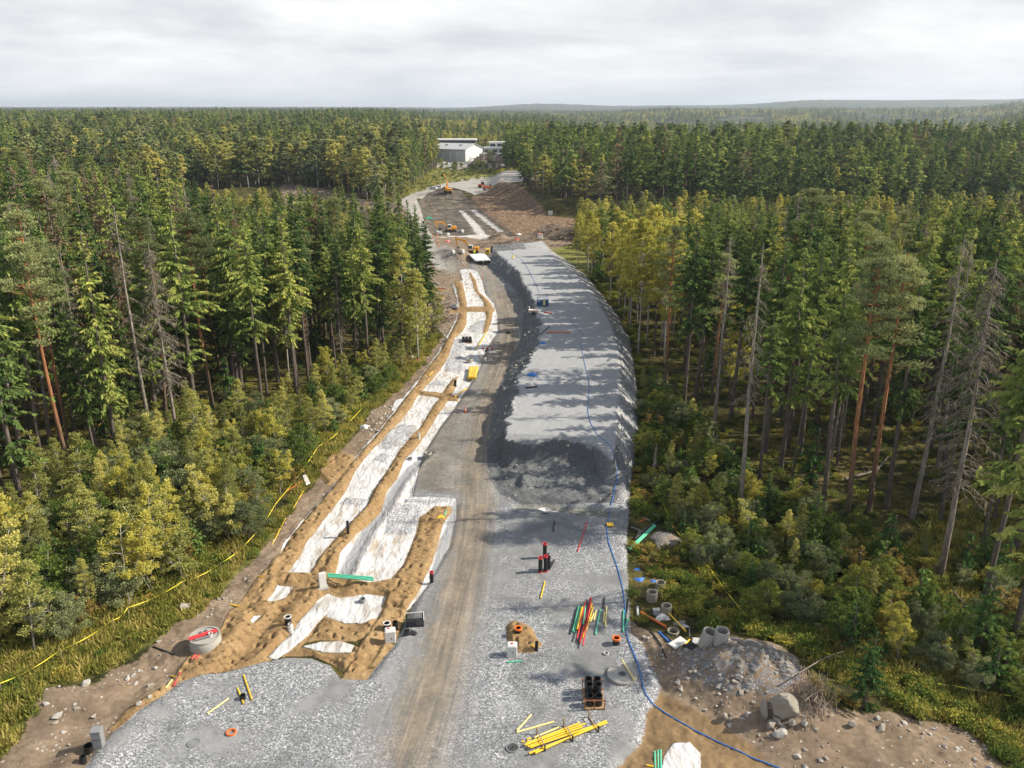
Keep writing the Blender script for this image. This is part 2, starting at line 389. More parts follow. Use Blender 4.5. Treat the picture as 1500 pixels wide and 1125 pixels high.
    z = z + 4.6 * sstep(-11, .5, ct) * (Y > 230) * sstep(620, 480, Y) + .8 * (fbm(X / 2, Y / 4, 3) - .5) * sstep(0, 2, M['cut'])
    z = z - 1.2 * sstep(-2, 4, d2) + .5 * (fbm(X / 3, Y / 3, 3) - .5) * sstep(0, 1, M['dark'])
    z = z + .9 * (fbm(X / 2, Y / 2, 4) - .5) * sstep(0, 2, M['clearcut'])
    # canopy-like roughness of the hills beyond the built trees
    z = z + sstep(3300, 3900, Y) * (16 * fbm(X / 60, Y / 60, 3) + 10)
    return (z, M) if masks else z

HG = {}
def hz(x, y):
    if not HG: return float(relief(np.array([x]), np.array([y]))[0])
    us, ys, Z = HG['u'], HG['y'], HG['z']; u = x / y
    i = int(np.clip(np.searchsorted(us, u) - 1, 0, len(us) - 2)); j = int(np.clip(np.searchsorted(ys, y) - 1, 0, len(ys) - 2))
    a = min(max((u - us[i]) / (us[i + 1] - us[i]), 0), 1); b = min(max((y - ys[j]) / (ys[j + 1] - ys[j]), 0), 1)
    return float((Z[j, i] * (1 - a) + Z[j, i + 1] * a) * (1 - b) + (Z[j + 1, i] * (1 - a) + Z[j + 1, i + 1] * a) * b)

def P(px, py, dz=0.0):
    """ground point under a photo pixel (solves for the relief)"""
    z = 0.0
    for i in range(9):
        x, y = G(px, py, z); z = .5 * z + .5 * hz(x, y)
    x, y = G(px, py, z)
    return Vector((x, y, hz(x, y) + dz))

def build_ground():
    us = [-1.35]
    while us[-1] < 1.35:
        u = us[-1]
        us.append(u + (.0021 if -.56 < u < .36 else .010))
    ys = [12.0]
    while ys[-1] < 13500:
        y = ys[-1]; ys.append(y * (1.025 if y < 41 else 1.0021 if y < 125 else 1.0042 if y < 480 else 1.014))
    U, Yg = np.meshgrid(np.array(us), np.array(ys)); Xg = U * Yg
    R, C = Xg.shape
    x = Xg.ravel(); y = Yg.ravel()
    z, M = relief(x, y, True)
    print('ground', R, C, R * C); HG.update(u=np.array(us), y=np.array(ys), z=z.reshape(R, C))
    idx = np.arange(R * C).reshape(R, C)
    Fq = np.stack([idx[:-1, :-1], idx[:-1, 1:], idx[1:, 1:], idx[1:, :-1]], -1).reshape(-1, 4)
    V = np.stack([x, y, z], 1)
    # normals of the whole sheet, kept on every piece so that no seam shows
    dzx = np.gradient(z.reshape(R, C), axis=1); dxx = np.gradient(Xg, axis=1)
    dzy = np.gradient(z.reshape(R, C), axis=0); dyy = np.gradient(Yg, axis=0); dxy = np.gradient(Xg, axis=0)
    gx = dzx / dxx; gy = (dzy - gx * dxy) / dyy
    Nn = np.stack([-gx.ravel(), -gy.ravel(), np.ones(R * C)], 1); Nn /= np.linalg.norm(Nn, axis=1)[:, None]
    fc = lambda k: M[k][Fq].mean(1)
    reg = np.zeros(len(Fq), int)
    yf = y[Fq].mean(1)
    reg[fc('yard') > 0] = 6; reg[fc('gravel') > 0] = 1; reg[fc('road') > 0] = 2
    reg[fc('fabric') > 0] = 3; reg[fc('sand') > .0] = 4; reg[fc('emb') > 0] = 5
    reg[yf > 2900] = 7
    names = {0: 'ground', 1: 'gravel_platform', 2: 'dirt_road', 3: 'ground_cloth', 4: 'sand_bed', 5: 'gravel_embankment', 6: 'gravel_road', 7: 'hills'}
    mat = ground_material()
    keys = list(LAYERS) + ['lat', 'bank', 'side', 'trench', 'sand', 'pile', 'slope', 'bowl', 'creek', 'emb']
    for r, nm in names.items():
        f = Fq[reg == r]
        if not len(f): continue
        used, inv = np.unique(f, return_inverse=True)
        at = {k: ('POINT', M[k][used]) for k in keys}
        me = np_mesh(nm, V[used], inv.reshape(-1, 4), mat, at, smooth=True)
        me.normals_split_custom_set_from_vertices([tuple(q) for q in Nn[used]])
        o = bpy.data.objects.new(nm, me); link(o)
        tag(o, {0: 'brown and green forest floor, rough dirt banks and grass round the building site',
                1: 'grey crushed stone platform at the near end of the building site',
                2: 'dusty brown haul track with wheel marks running up the site',
                3: 'white ground cloth laid in long strips between the sand ridges',
                4: 'ridges of yellow brown sand laid over pipes on the left of the site',
                5: 'long raised embankment of grey crushed stone right of the track',
                6: 'pale gravel road and yard at the far end of the site',
                7: 'blue hazy wooded hills along the horizon'}[r], nm.replace('_', ' '), None, 'structure')

def ground_material():
    t = NT('ground_cover'); p = t.pos()
    vs = lambda s: t.n('ShaderNodeVectorMath', {0: p, 1: s}, operation='MULTIPLY').outputs[0]
    nb = t.noise(p, .045, 4, .6); nm = t.noise(p, .35, 5, .6); nf = t.noise(p, 2.6, 5, .65); nff = t.noise(p, 11, 3, .6)
    vo = t.n('ShaderNodeTexVoronoi', {'Vector': p, 'Scale': 11.0, 'Randomness': 1.0}); vv = t.n('ShaderNodeSeparateColor', {0: vo.outputs['Color']}).outputs[0]
    vb = t.n('ShaderNodeTexVoronoi', {'Vector': p, 'Scale': 3.0}); vbv = t.n('ShaderNodeSeparateColor', {0: vb.outputs['Color']}).outputs[0]
    edge = t.math('SUBTRACT', t.math('ADD', t.math('MULTIPLY', nf, .6), t.math('MULTIPLY', nm, .4)), .5)
    def mask(k, amp=.9, w=.08, off=0.0):
        s = t.math('ADD', t.attr(k), t.math('MULTIPLY_ADD', edge, amp, off)); return t.smooth(s, -w, w)
    # forest floor
    base = t.ramp(t.math('ADD', t.math('MULTIPLY', nm, .6), t.math('MULTIPLY', nf, .4)), [(.3, (.012, .012, .007)), (.46, (.032, .034, .011)), (.56, (.095, .08, .024)), (.68, (.25, .18, .07))])
    grass = t.ramp(t.math('ADD', t.math('MULTIPLY', nm, .5), t.math('MULTIPLY', nf, .5)), [(.32, (.045, .055, .015)), (.48, (.12, .125, .03)), (.6, (.23, .20, .06)), (.75, (.34, .28, .12))])
    c = t.mix(mask('grass', 3.0, .6), base, grass)
    slash = t.ramp(t.math('ADD', t.math('MULTIPLY', nf, .6), t.math('MULTIPLY', vbv, .3)), [(.25, (.10, .08, .05)), (.45, (.24, .17, .13)), (.62, (.38, .29, .24)), (.8, (.5, .42, .36))])
    c = t.mix(mask('clearcut', 3, .5), c, slash)
    fld = t.ramp(t.math('ADD', t.math('MULTIPLY', nm, .55), t.math('MULTIPLY', nf, .45)), [(.38, (.13, .09, .05)), (.48, (.16, .165, .05)), (.65, (.25, .235, .09))])
    c = t.mix(mask('field', 3, .5), c, fld)
    # dirt with pebbles
    dn = t.math('ADD', t.math('MULTIPLY', nm, .5), t.math('MULTIPLY', nf, .5))
    dirt = t.ramp(dn, [(.3, (.105, .075, .05)), (.5, (.20, .15, .105)), (.68, (.30, .235, .175))])
    peb = t.math('MULTIPLY', t.math('GREATER_THAN', vbv, .86), t.smooth(vb.outputs['Distance'], .30, .18))
    dirt = t.mix(peb, dirt, (.42, .39, .36))
    c = t.mix(mask('dirt', 1.6, .15), c, dirt)
    yard = t.ramp(dn, [(.3, (.24, .225, .20)), (.6, (.38, .365, .34))])
    c = t.mix(mask('yard', 1.5, .4), c, yard)
    c = t.mix(mask('cut', 2, .4), c, t.ramp(t.noise(vs((1.2, .25, 1)), 1.0, 4, .6), [(.3, (.08, .053, .033)), (.5, (.165, .11, .07)), (.7, (.26, .185, .125))]))
    c = t.mix(mask('dark', 1.2, .3), c, t.ramp(dn, [(.38, (.035, .034, .032)), (.48, (.085, .078, .068)), (.56, (.16, .13, .095)), (.66, (.30, .25, .19))]))
    c = t.mix(mask('wet', .7, .12), c, t.ramp(dn, [(.3, (.13, .085, .045)), (.6, (.24, .165, .09))]))
    # crushed stone: light, dark and bluish stones, with finer trodden patches
    st = t.ramp(vv, [(0, (.09, .095, .10)), (.3, (.18, .188, .20)), (.6, (.25, .26, .278)), (.85, (.35, .36, .375)), (1, (.60, .60, .60))])
    tread = t.ramp(t.math('ADD', t.math('MULTIPLY', nf, .5), t.math('MULTIPLY', nff, .5)), [(.3, (.14, .145, .148)), (.6, (.22, .223, .222))])
    ns1 = t.noise(p, .11, 2, .5, .8); ns2 = t.noise(p, .33, 2, .5, .5)
    tm = t.smooth(t.math('ADD', t.math('MULTIPLY', ns1, .6), t.math('MULTIPLY', ns2, .4)), .44, .60)
    grav = t.mix(t.math('MULTIPLY', tm, .9), st, tread); grav0 = t.mix(t.math('MULTIPLY', tm, .5), st, (.23, .235, .24))
    grav = t.mix(t.math('MULTIPLY', t.smooth(ns2, .55, .72), .35), grav, (.36, .37, .38))
    grav = t.mix(t.math('MULTIPLY', t.smooth(t.noise(p, .16, 2, .5, 1.2), .52, .68), .5), grav, (.11, .115, .12))
    c = t.mix(mask('mound', 2.2, .2), c, t.mix(t.smooth(nf, .42, .56), dirt, t.mix(.45, st, (.11, .10, .09))))
    c = t.mix(mask('gravel', .8, .1), c, grav)
    mudc = t.ramp(t.math('ADD', t.math('MULTIPLY', nm, .5), t.math('MULTIPLY', nf, .5)), [(.34, (.085, .078, .068)), (.5, (.155, .14, .12)), (.64, (.25, .225, .19))])
    c = t.mix(t.math('MULTIPLY', mask('mud', 5.0, 1.0), .85), c, mudc)
    # haul track: dusty streaks that follow the lane
    rw = t.attr('road')
    py_ = t.n('ShaderNodeSeparateXYZ', {0: p}).outputs[1]
    lv = t.n('ShaderNodeCombineXYZ', {0: t.math('MULTIPLY', t.attr('lat'), 1.5), 1: t.math('MULTIPLY', py_, .055), 2: 0.0}).outputs[0]
    lv2 = t.n('ShaderNodeCombineXYZ', {0: t.math('MULTIPLY', t.attr('lat'), 6.0), 1: t.math('MULTIPLY', py_, .16), 2: 3.0}).outputs[0]
    streak = t.math('ADD', t.math('MULTIPLY', t.noise(lv, 1.0, 3, .6, .5), .62), t.math('MULTIPLY', t.noise(lv2, 1.0, 3, .6, .3), .38))
    dust = t.ramp(t.math('ADD', t.math('MULTIPLY', streak, .6), t.math('ADD', t.math('MULTIPLY', nf, .2), t.math('MULTIPLY', nm, .2))), [(.36, (.085, .075, .062)), (.46, (.155, .135, .108)), (.54, (.26, .21, .15)), (.64, (.40, .345, .27))])
    la = t.math('ABSOLUTE', t.math('ADD', t.attr('lat'), t.math('MULTIPLY', t.math('SUBTRACT', nm, .5), 2.5)))
    fine = t.ramp(t.math('ADD', t.math('MULTIPLY', streak, .6), t.math('MULTIPLY', nf, .4)), [(.34, (.13, .135, .135)), (.5, (.22, .222, .22)), (.64, (.36, .36, .355))])
    dust = t.mix(t.smooth(t.math('ADD', la, t.math('MULTIPLY', t.math('SUBTRACT', streak, .5), 3.0)), 1.0, 3.2), dust, fine)
    rm = t.smooth(t.math('ADD', rw, t.math('MULTIPLY', t.math('SUBTRACT', nm, .5), 5.0)), -1.6, 2.2)
    c = t.mix(t.math('MULTIPLY', rm, .62), c, dust)
    ck_ = t.math('MULTIPLY', mask('chalk', 4.5, .5), t.smooth(nf, .36, .56)); c = t.mix(ck_, c, (.60, .58, .55))
    # loose dark stone in the dug face; left side has its shade painted in
    em = t.smooth(t.attr('emb'), .0, .3)
    c = t.mix(em, c, t.mix(.55, grav0, (.36, .367, .372)))
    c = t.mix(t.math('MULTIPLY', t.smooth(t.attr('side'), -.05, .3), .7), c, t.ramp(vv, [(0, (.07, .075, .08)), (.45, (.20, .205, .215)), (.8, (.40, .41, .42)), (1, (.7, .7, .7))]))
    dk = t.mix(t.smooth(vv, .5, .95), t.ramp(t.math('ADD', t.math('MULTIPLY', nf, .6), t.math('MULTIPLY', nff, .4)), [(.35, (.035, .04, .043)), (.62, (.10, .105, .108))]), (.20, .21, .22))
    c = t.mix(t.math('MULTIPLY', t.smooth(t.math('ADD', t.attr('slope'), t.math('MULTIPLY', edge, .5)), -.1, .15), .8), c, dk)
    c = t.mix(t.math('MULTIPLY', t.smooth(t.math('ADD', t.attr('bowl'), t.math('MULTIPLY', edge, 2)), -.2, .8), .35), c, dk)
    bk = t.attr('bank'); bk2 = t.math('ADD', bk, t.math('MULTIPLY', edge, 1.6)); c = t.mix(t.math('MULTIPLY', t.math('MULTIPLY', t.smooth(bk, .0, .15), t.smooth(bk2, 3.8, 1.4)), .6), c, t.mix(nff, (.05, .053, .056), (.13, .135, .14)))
    # cloth, soiled with brown and grey
    fw = t.noise(vs((1.5, .32, 1)), 1.0, 5, .65, .8)
    soil = t.smooth(t.math('ADD', t.math('MULTIPLY', fw, .6), t.math('MULTIPLY', nm, .4)), .47, .60)
    cloth = t.mix(t.math('MULTIPLY', soil, .8), (.56, .565, .57), t.mix(t.smooth(nb, .4, .6), (.33, .25, .165), (.34, .33, .31)))
    cloth = t.mix(t.smooth(nf, .5, .62), cloth, t.mix(.35, cloth, (.42, .42, .42)))
    c = t.mix(mask('creek', .5, .1), c, t.ramp(nf, [(.35, (.13, .135, .12)), (.6, (.24, .24, .21))]))
    cloth = t.mix(t.smooth(t.math('ADD', t.attr('trench'), t.math('MULTIPLY', edge, .5)), -.1, .15), cloth, (.30, .31, .325))
    fabm = mask('fabric', .35, .05)
    c = t.mix(fabm, c, cloth)
    pm = t.math('MULTIPLY', mask('pile', 1.4, .12), t.math('GREATER_THAN', t.math('ADD', vv, t.math('MULTIPLY', nf, .6)), .62))
    c = t.mix(pm, c, st)
    sand = t.ramp(t.math('ADD', t.math('MULTIPLY', nf, .55), t.math('MULTIPLY', nm, .45)), [(.3, (.155, .095, .045)), (.5, (.28, .185, .09)), (.7, (.38, .27, .15))])
    sam = mask('sand', .45, .06)
    c = t.mix(sam, c, sand)
    # far woods on the hills
    yy = t.n('ShaderNodeSeparateXYZ', {0: p}).outputs[1]
    hillc = t.ramp(t.noise(vs((1, .35, .5)), .02, 5, .7), [(.38, (.018, .028, .014)), (.52, (.04, .05, .022)), (.62, (.11, .11, .045)), (.72, (.22, .19, .10))])
    c = t.mix(t.smooth(yy, 750, 1000), c, hillc)
    # relief of stones, sand grains, wrinkles
    stoneh = t.math('MULTIPLY', t.math('SUBTRACT', 1.0, vo.outputs['Distance']), t.smooth(yy, 240, 60))
    hh = t.math('ADD', t.math('MULTIPLY', stoneh, .012), t.math('MULTIPLY', nff, .01))
    hsand = t.math('ADD', t.math('MULTIPLY', nf, .14), t.math('MULTIPLY', nff, .03))
    hcl = t.math('MULTIPLY', t.noise(vs((1.3, .5, 1)), 1.0, 3, .5, 1.2), .22)
    mixf = lambda f, a, b: t.n('ShaderNodeMix', {0: f, 2: a, 3: b}).outputs[0]
    h = mixf(fabm, hh, hcl); h = mixf(sam, h, hsand)
    b = t.n('ShaderNodeBump', {'Strength': .9, 'Distance': 1.0, 'Height': h}).outputs[0]
    t.bsdf(c, .92, .12, b)
    return t.mat
# ================================================================== vegetation
def foliage_mat(name, stops, trans=.26, hue_rand=.5):
    """leaf colour: per-leaf value 'tone' along the ramp, shifted a little from tree to tree"""
    t = NT(name)
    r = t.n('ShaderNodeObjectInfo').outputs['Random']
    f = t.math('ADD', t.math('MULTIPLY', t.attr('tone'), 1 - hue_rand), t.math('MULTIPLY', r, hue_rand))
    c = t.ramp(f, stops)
    d = t.n('ShaderNodeBsdfDiffuse', {'Color': c}); tr = t.n('ShaderNodeBsdfTranslucent', {'Color': c})
    m = t.n('ShaderNodeMixShader', {0: trans, 1: d.outputs[0], 2: tr.outputs[0]})
    t.t.links.new(m.outputs[0], t.out.inputs[0]); return t.mat

def bark_mat(name, low, high, z0=0, z1=1):
    t = NT(name); p = t.n('ShaderNodeTexCoord').outputs['Object']
    z = t.n('ShaderNodeSeparateXYZ', {0: p}).outputs[2]
    n = t.noise(t.n('ShaderNodeVectorMath', {0: p, 1: (6, 6, 1.2)}, operation='MULTIPLY').outputs[0], 1.0, 4, .6)
    c = t.mix(t.smooth(z, z0, z1), low, high)
    c = t.mix(t.smooth(n, .42, .62), t.mix(.45, c, (.03, .025, .02)), c)
    t.bsdf(c, .9, .1); return t.mat

M_SPRUCE = foliage_mat('spruce_needles', [(0, (0.024, 0.050, 0.021)), (.4, (0.074, 0.128, 0.043)), (.7, (0.213, 0.279, 0.074)), (1, (0.533, 0.502, 0.133))])  # most ramps here have stretched ends, painting dark gaps and highlights into leaves
M_SPRUCE_DK = foliage_mat('young_spruce_needles', [(0, (0.025, 0.056, 0.020)), (.5, (0.075, 0.145, 0.042)), (1, (0.235, 0.352, 0.087))])
M_PINE = foliage_mat('pine_needles', [(0, (0.063, 0.082, 0.033)), (.5, (0.188, 0.221, 0.094)), (1, (0.497, 0.511, 0.221))])
M_BIRCH = foliage_mat('birch_leaves', [(0, (.11, .13, .04)), (.35, (.25, .27, .085)), (.65, (.50, .49, .15)), (1, (.76, .66, .22))], .45)
M_YELLOW = foliage_mat('yellow_leaves', [(0, (.27, .28, .06)), (.5, (.55, .51, .11)), (1, (.80, .72, .22))], .5)
M_WILLOW = foliage_mat('willow_leaves', [(0, (0.057, 0.074, 0.034)), (.5, (0.186, 0.220, 0.101)), (1, (0.486, 0.508, 0.254))], .35)
M_BUSH = foliage_mat('bush_leaves', [(0, (0.044, 0.074, 0.019)), (.45, (0.132, 0.193, 0.044)), (.75, (0.350, 0.350, 0.075)), (1, (0.720, 0.533, 0.133))], .35)
M_RUST = foliage_mat('rusty_leaves', [(0, (.14, .12, .04)), (.5, (.27, .21, .065)), (1, (.44, .32, .10))], .35)
M_DEADTWIG = foliage_mat('dead_twigs', [(0, (.10, .085, .065)), (.5, (.19, .16, .125)), (1, (.30, .26, .21))], .1)
M_BROWN = foliage_mat('withered_needles', [(0, (0.119, 0.084, 0.049)), (.5, (0.210, 0.154, 0.098)), (1, (0.322, 0.252, 0.168))], .2)
M_GRASS = foliage_mat('grass_blades', [(0, (0.104, 0.122, 0.032)), (.4, (0.226, 0.244, 0.052)), (.7, (0.435, 0.365, 0.104)), (1, (0.696, 0.557, 0.226))], .35)
M_FERN = foliage_mat('undergrowth_leaves', [(0, (0.037, 0.065, 0.015)), (.45, (0.125, 0.178, 0.036)), (.75, (0.375, 0.341, 0.066)), (1, (0.706, 0.423, 0.118))], .35)
B_SPRUCE = bark_mat('spruce_bark', (.125, .105, .09), (.20, .165, .14), 0, 20)
B_PINE = bark_mat('pine_bark', (.14, .10, .075), (.38, .175, .08), 3, 11)
B_BIRCH = bark_mat('birch_bark', (.30, .27, .23), (.50, .47, .42), 0, 4)
B_DEAD = bark_mat('dead_bark', (.22, .19, .16), (.33, .29, .25), 0, 9)

def cards(c, d, s, l, w):
    """diamond leaves: centre, direction, side, length, width arrays"""
    d = d * (l[:, None] / 2); s = s * (w[:, None] / 2)
    V = np.stack([c - d, c + s - d * .1, c + d, c - s - d * .1], 1).reshape(-1, 3)
    return V

def unit(v): return v / (np.linalg.norm(v, axis=1)[:, None] + 1e-9)

def rdir(R, n): return unit(R.normal(size=(n, 3)))

def leafmesh(name, V, mat, tone):
    n = len(V) // 4
    return np_mesh(name, V, np.arange(n * 4).reshape(n, 4), mat, {'tone': ('FACE', np.clip(tone, 0, 1))})

def spruce_crown(seed, h=26.0, r=3.0, zb=.2, full=1.0, card=1.0, ragged=.5):
    R = np.random.RandomState(seed); z0 = h * zb; Vs = []; Ts = []
    nb = int((h - z0) / .115 * full)
    zz = z0 + (h - z0) * np.sort(R.rand(nb) ** .95); az = R.rand(nb) * 2 * PI
    lob = R.rand(24, 10)
    for z, a in zip(zz, az):
        t = (h - z) / (h - z0)
        k = lob[int(t * 23.9), int(a / (2 * PI) * 9.99)]
        L = r * min(1, .05 + t * 1.55) ** .85 * (.62 + .38 * R.rand() + ragged * (k - .5)) * (1 - .35 * max(0, t - .75) / .25)
        if t > .7 and R.rand() < ragged * .5: continue
        L = max(L, .25); m = max(2, int(L / .21 * full))
        s = (np.arange(m) + R.rand(m)) / m
        droop = (.12 + .5 * t) * (.7 + .6 * R.rand()); up = .30 * (1 - t)
        dr = np.array([math.cos(a), math.sin(a), 0.0]); la = np.array([-math.sin(a), math.cos(a), 0.0])
        P0 = dr * (s * L)[:, None]; P0[:, 2] = z + L * (up * s + .16 * s - droop * s * s * .9)
        for sg in (-1, 1, 0):
            n = m
            lat = (sg * (.25 + .75 * R.rand(n)))[:, None] * la
            D = unit(lat + dr * (.35 + .5 * R.rand(n))[:, None] + np.array([0, 0, -1.0]) * (.25 + .85 * R.rand(n))[:, None] * (.6 + .5 * t) + R.normal(size=(n, 3)) * .12)
            l = (.40 + .30 * R.rand(n)) * (1.1 - .35 * s) * (.65 + .5 * min(1, L / 2)) * card * (1.25 if sg == 0 else 1)
            wd = l * (.30 + .16 * R.rand(n))
            S = unit(np.cross(D, R.normal(size=(n, 3))))
            Vs.append(cards(P0 + D * l[:, None] * .4, D, S, l, wd))
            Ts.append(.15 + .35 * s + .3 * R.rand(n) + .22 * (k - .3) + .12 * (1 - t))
    return np.concatenate(Vs), np.concatenate(Ts)

def trunk_mb(h, r, seed, bend=.25, n=7, top=.04, seg=9):
    R = random.Random(seed); mb = MB(); pts = []; rs = []; a = R.random() * 6.28
    for i in range(seg + 1):
        t = i / seg; b = bend * math.sin(t * 2.2)
        pts.append((math.cos(a) * b + R.uniform(-.04, .04) * (i > 0), math.sin(a) * b + R.uniform(-.04, .04) * (i > 0), t * h - (.4 if i == 0 else 0)))
        rs.append(r * (1.25 if i == 0 else 1) * (1 - t) ** .8 + top)
    mb.tube(pts, rs, n); return mb, pts

def stubs(mb, pts, h, z0, z1, n, seed, L=1.0, r=.02):
    R = random.Random(seed)
    for i in range(n):
        z = R.uniform(z0, z1); a = R.random() * 6.28; k = min(int(z / h * (len(pts) - 1)), len(pts) - 2)
        c = Vector(pts[k]).lerp(Vector(pts[k + 1]), z / h * (len(pts) - 1) - k)
        l = L * R.uniform(.4, 1.1)
        mb.tube([c, c + Vector((math.cos(a) * l * .6, math.sin(a) * l * .6, -.05 * l)), c + Vector((math.cos(a) * l, math.sin(a) * l, -.3 * l))], [r, r * .8, r * .3], 3, caps=False)

def obj_mesh(mb, mat):
    o = mb.build('tmp', mat); me = o.data; bpy.data.objects.remove(o); return me

class Kind:
    """a tree variant: trunk mesh and crown mesh (plus a joined one for the mass behind)"""
    def __init__(s, trunk, crown, h): s.trunk, s.crown, s.h = trunk, crown, h

def join_mesh(name, a, b):
    bm_v = []; 
    out = bpy.data.meshes.new(name)
    def arr(me):
        v = np.empty(len(me.vertices) * 3, np.float32); me.vertices.foreach_get('co', v)
        lv = np.empty(len(me.loops), np.int32); me.loops.foreach_get('vertex_index', lv)
        ls = np.empty(len(me.polygons), np.int32); me.polygons.foreach_get('loop_start', ls)
        tn = np.zeros(len(me.polygons), np.float32)
        if 'tone' in me.attributes: me.attributes['tone'].data.foreach_get('value', tn)
        return v, lv, ls, tn
    va, la, sa, ta = arr(a); vb, lb, sb, tb = arr(b)
    out.vertices.add((len(va) + len(vb)) // 3); out.vertices.foreach_set('co', np.concatenate([va, vb]))
    out.loops.add(len(la) + len(lb)); out.loops.foreach_set('vertex_index', np.concatenate([la, lb + len(va) // 3]).astype(np.int32))
    out.polygons.add(len(sa) + len(sb)); out.polygons.foreach_set('loop_start', np.concatenate([sa, sb + len(la)]).astype(np.int32))
    out.update(calc_edges=True)
    out.materials.append(a.materials[0]); out.materials.append(b.materials[0])
    out.polygons.foreach_set('material_index', np.concatenate([np.zeros(len(sa)), np.ones(len(sb))]).astype(np.int32))
    at = out.attributes.new('tone', 'FLOAT', 'FACE'); at.data.foreach_set('value', np.concatenate([ta, tb]))
    return out

def mk_spruce(seed, h, r, zb, card=1, full=1, mat=None, ragged=.5):
    mb, pts = trunk_mb(h, .017 * h * .5, seed, .2)
    stubs(mb, pts, h, h * .08, h * max(zb + .1, .25), 22, seed, 1.3)
    V, T_ = spruce_crown(seed, h, r, zb, full, card, ragged)
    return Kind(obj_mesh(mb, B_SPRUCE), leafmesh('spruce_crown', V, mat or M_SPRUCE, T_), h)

def puff(R, c, rad_, n, l, w, flat_=.6, up=.5, zup=0.25):
    d = rdir(R, n); d[:, 2] = d[:, 2] * flat_ + zup * flat_
    q = R.rand(n) ** .45
    p = np.array(c) + d * q[:, None] * np.array([rad_, rad_, rad_ * flat_])
    D = unit(d + R.normal(size=(n, 3)) * .6 + np.array([0, 0, up])); S = unit(np.cross(D, R.normal(size=(n, 3))))
    ll = l * (.7 + .6 * R.rand(n))
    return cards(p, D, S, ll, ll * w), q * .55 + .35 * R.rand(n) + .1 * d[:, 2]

def mk_pine(seed, h, zb=.62, r=2.6):
    R = np.random.RandomState(seed); mb, pts = trunk_mb(h, .0085 * h, seed, .5, top=.05)
    stubs(mb, pts, h, h * .35, h * zb, 12, seed, .9)
    Vs, Ts = [], []
    for i in range(46):
        t = R.rand() ** .9; z = h * (zb + (1 - zb) * t) * .985; a = R.rand() * 2 * PI
        L = r * (math.sin(PI * min(1, .22 + t * .80)) ** .7) * (.45 + .65 * R.rand())
        k = min(int(z / h * 9), 8); c = Vector(pts[k]).lerp(Vector(pts[k + 1]), z / h * 9 - k)
        e = c + Vector((math.cos(a) * L, math.sin(a) * L, L * (.1 + .45 * t)))
        mb.tube([c, c.lerp(e, .5) + Vector((0, 0, -.08 * L)), e], [.055, .04, .015], 4, caps=False)
        for q in (.55, 1.0):
            cc = c.lerp(e, q); rr = (.55 + .5 * R.rand()) * (.8 + .5 * (q == 1))
            V, T_ = puff(R, (cc.x + R.normal() * .2, cc.y + R.normal() * .2, cc.z + .1), rr, int(95 * rr), .36, .26, .55)
            Vs.append(V); Ts.append(T_)
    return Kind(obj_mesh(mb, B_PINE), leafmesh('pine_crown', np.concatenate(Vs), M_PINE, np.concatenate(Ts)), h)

def mk_leafy(seed, h, r, zb, mat, bark, n=60, leaf=.26, stems=1, dens=1.0, tr=.0075, pointy=.5):
    R = np.random.RandomState(seed); Vs, Ts = [], []; mb = MB()
    for s in range(stems):
        off = Vector((R.normal() * .35, R.normal() * .35, 0)) if stems > 1 else Vector((0, 0, 0))
        lean = Vector((R.normal() * .18, R.normal() * .18, 1)) if stems > 1 else Vector((R.normal() * .03, R.normal() * .03, 1))
        hh = h * (1 if s == 0 else .6 + .4 * R.rand()); pts = [off + lean * (hh * i / 6) + Vector((R.normal() * .05, R.normal() * .05, -.2 * (i == 0))) for i in range(7)]
        mb.tube(pts, [tr * h * (1 - .88 * i / 6) / stems ** .4 + .008 for i in range(7)], 6)
        for i in range(int(1.3 * n / stems)):
            t = R.rand() ** .85; z = zb + (1 - zb) * t; k = min(int(z * 6), 5)
            c = pts[k].lerp(pts[k + 1], z * 6 - k); a = R.rand() * 2 * PI
            prof = math.sin(PI * (.16 + .84 * t) ** (.75 + pointy * .0)) ** .6 if t < .97 else .3
            L = r * prof * (.35 + .7 * R.rand()) * (1 - pointy * t * .55)
            e = c + Vector((math.cos(a) * L, math.sin(a) * L, L * (.35 + .3 * R.rand())))
            if L > .5: mb.tube([c, c.lerp(e, .55) + Vector((0, 0, .06 * L)), e], [.012 * L + .008, .008 * L + .006, .006], 3, caps=False)
            cr = (.22 + .42 * R.rand()) * r * .38 * (1.1 - .4 * t) + .10
            V, T_ = puff(R, e, cr, int(dens * 70 * (cr / leaf / 2.2) ** 1.6) + 12, leaf, .62, .85, .0, .1)
            Vs.append(V); Ts.append(T_ + .25 * (R.rand() - .5))
    return Kind(obj_mesh(mb, bark), leafmesh('leafy_crown', np.concatenate(Vs), mat, np.concatenate(Ts)), h)

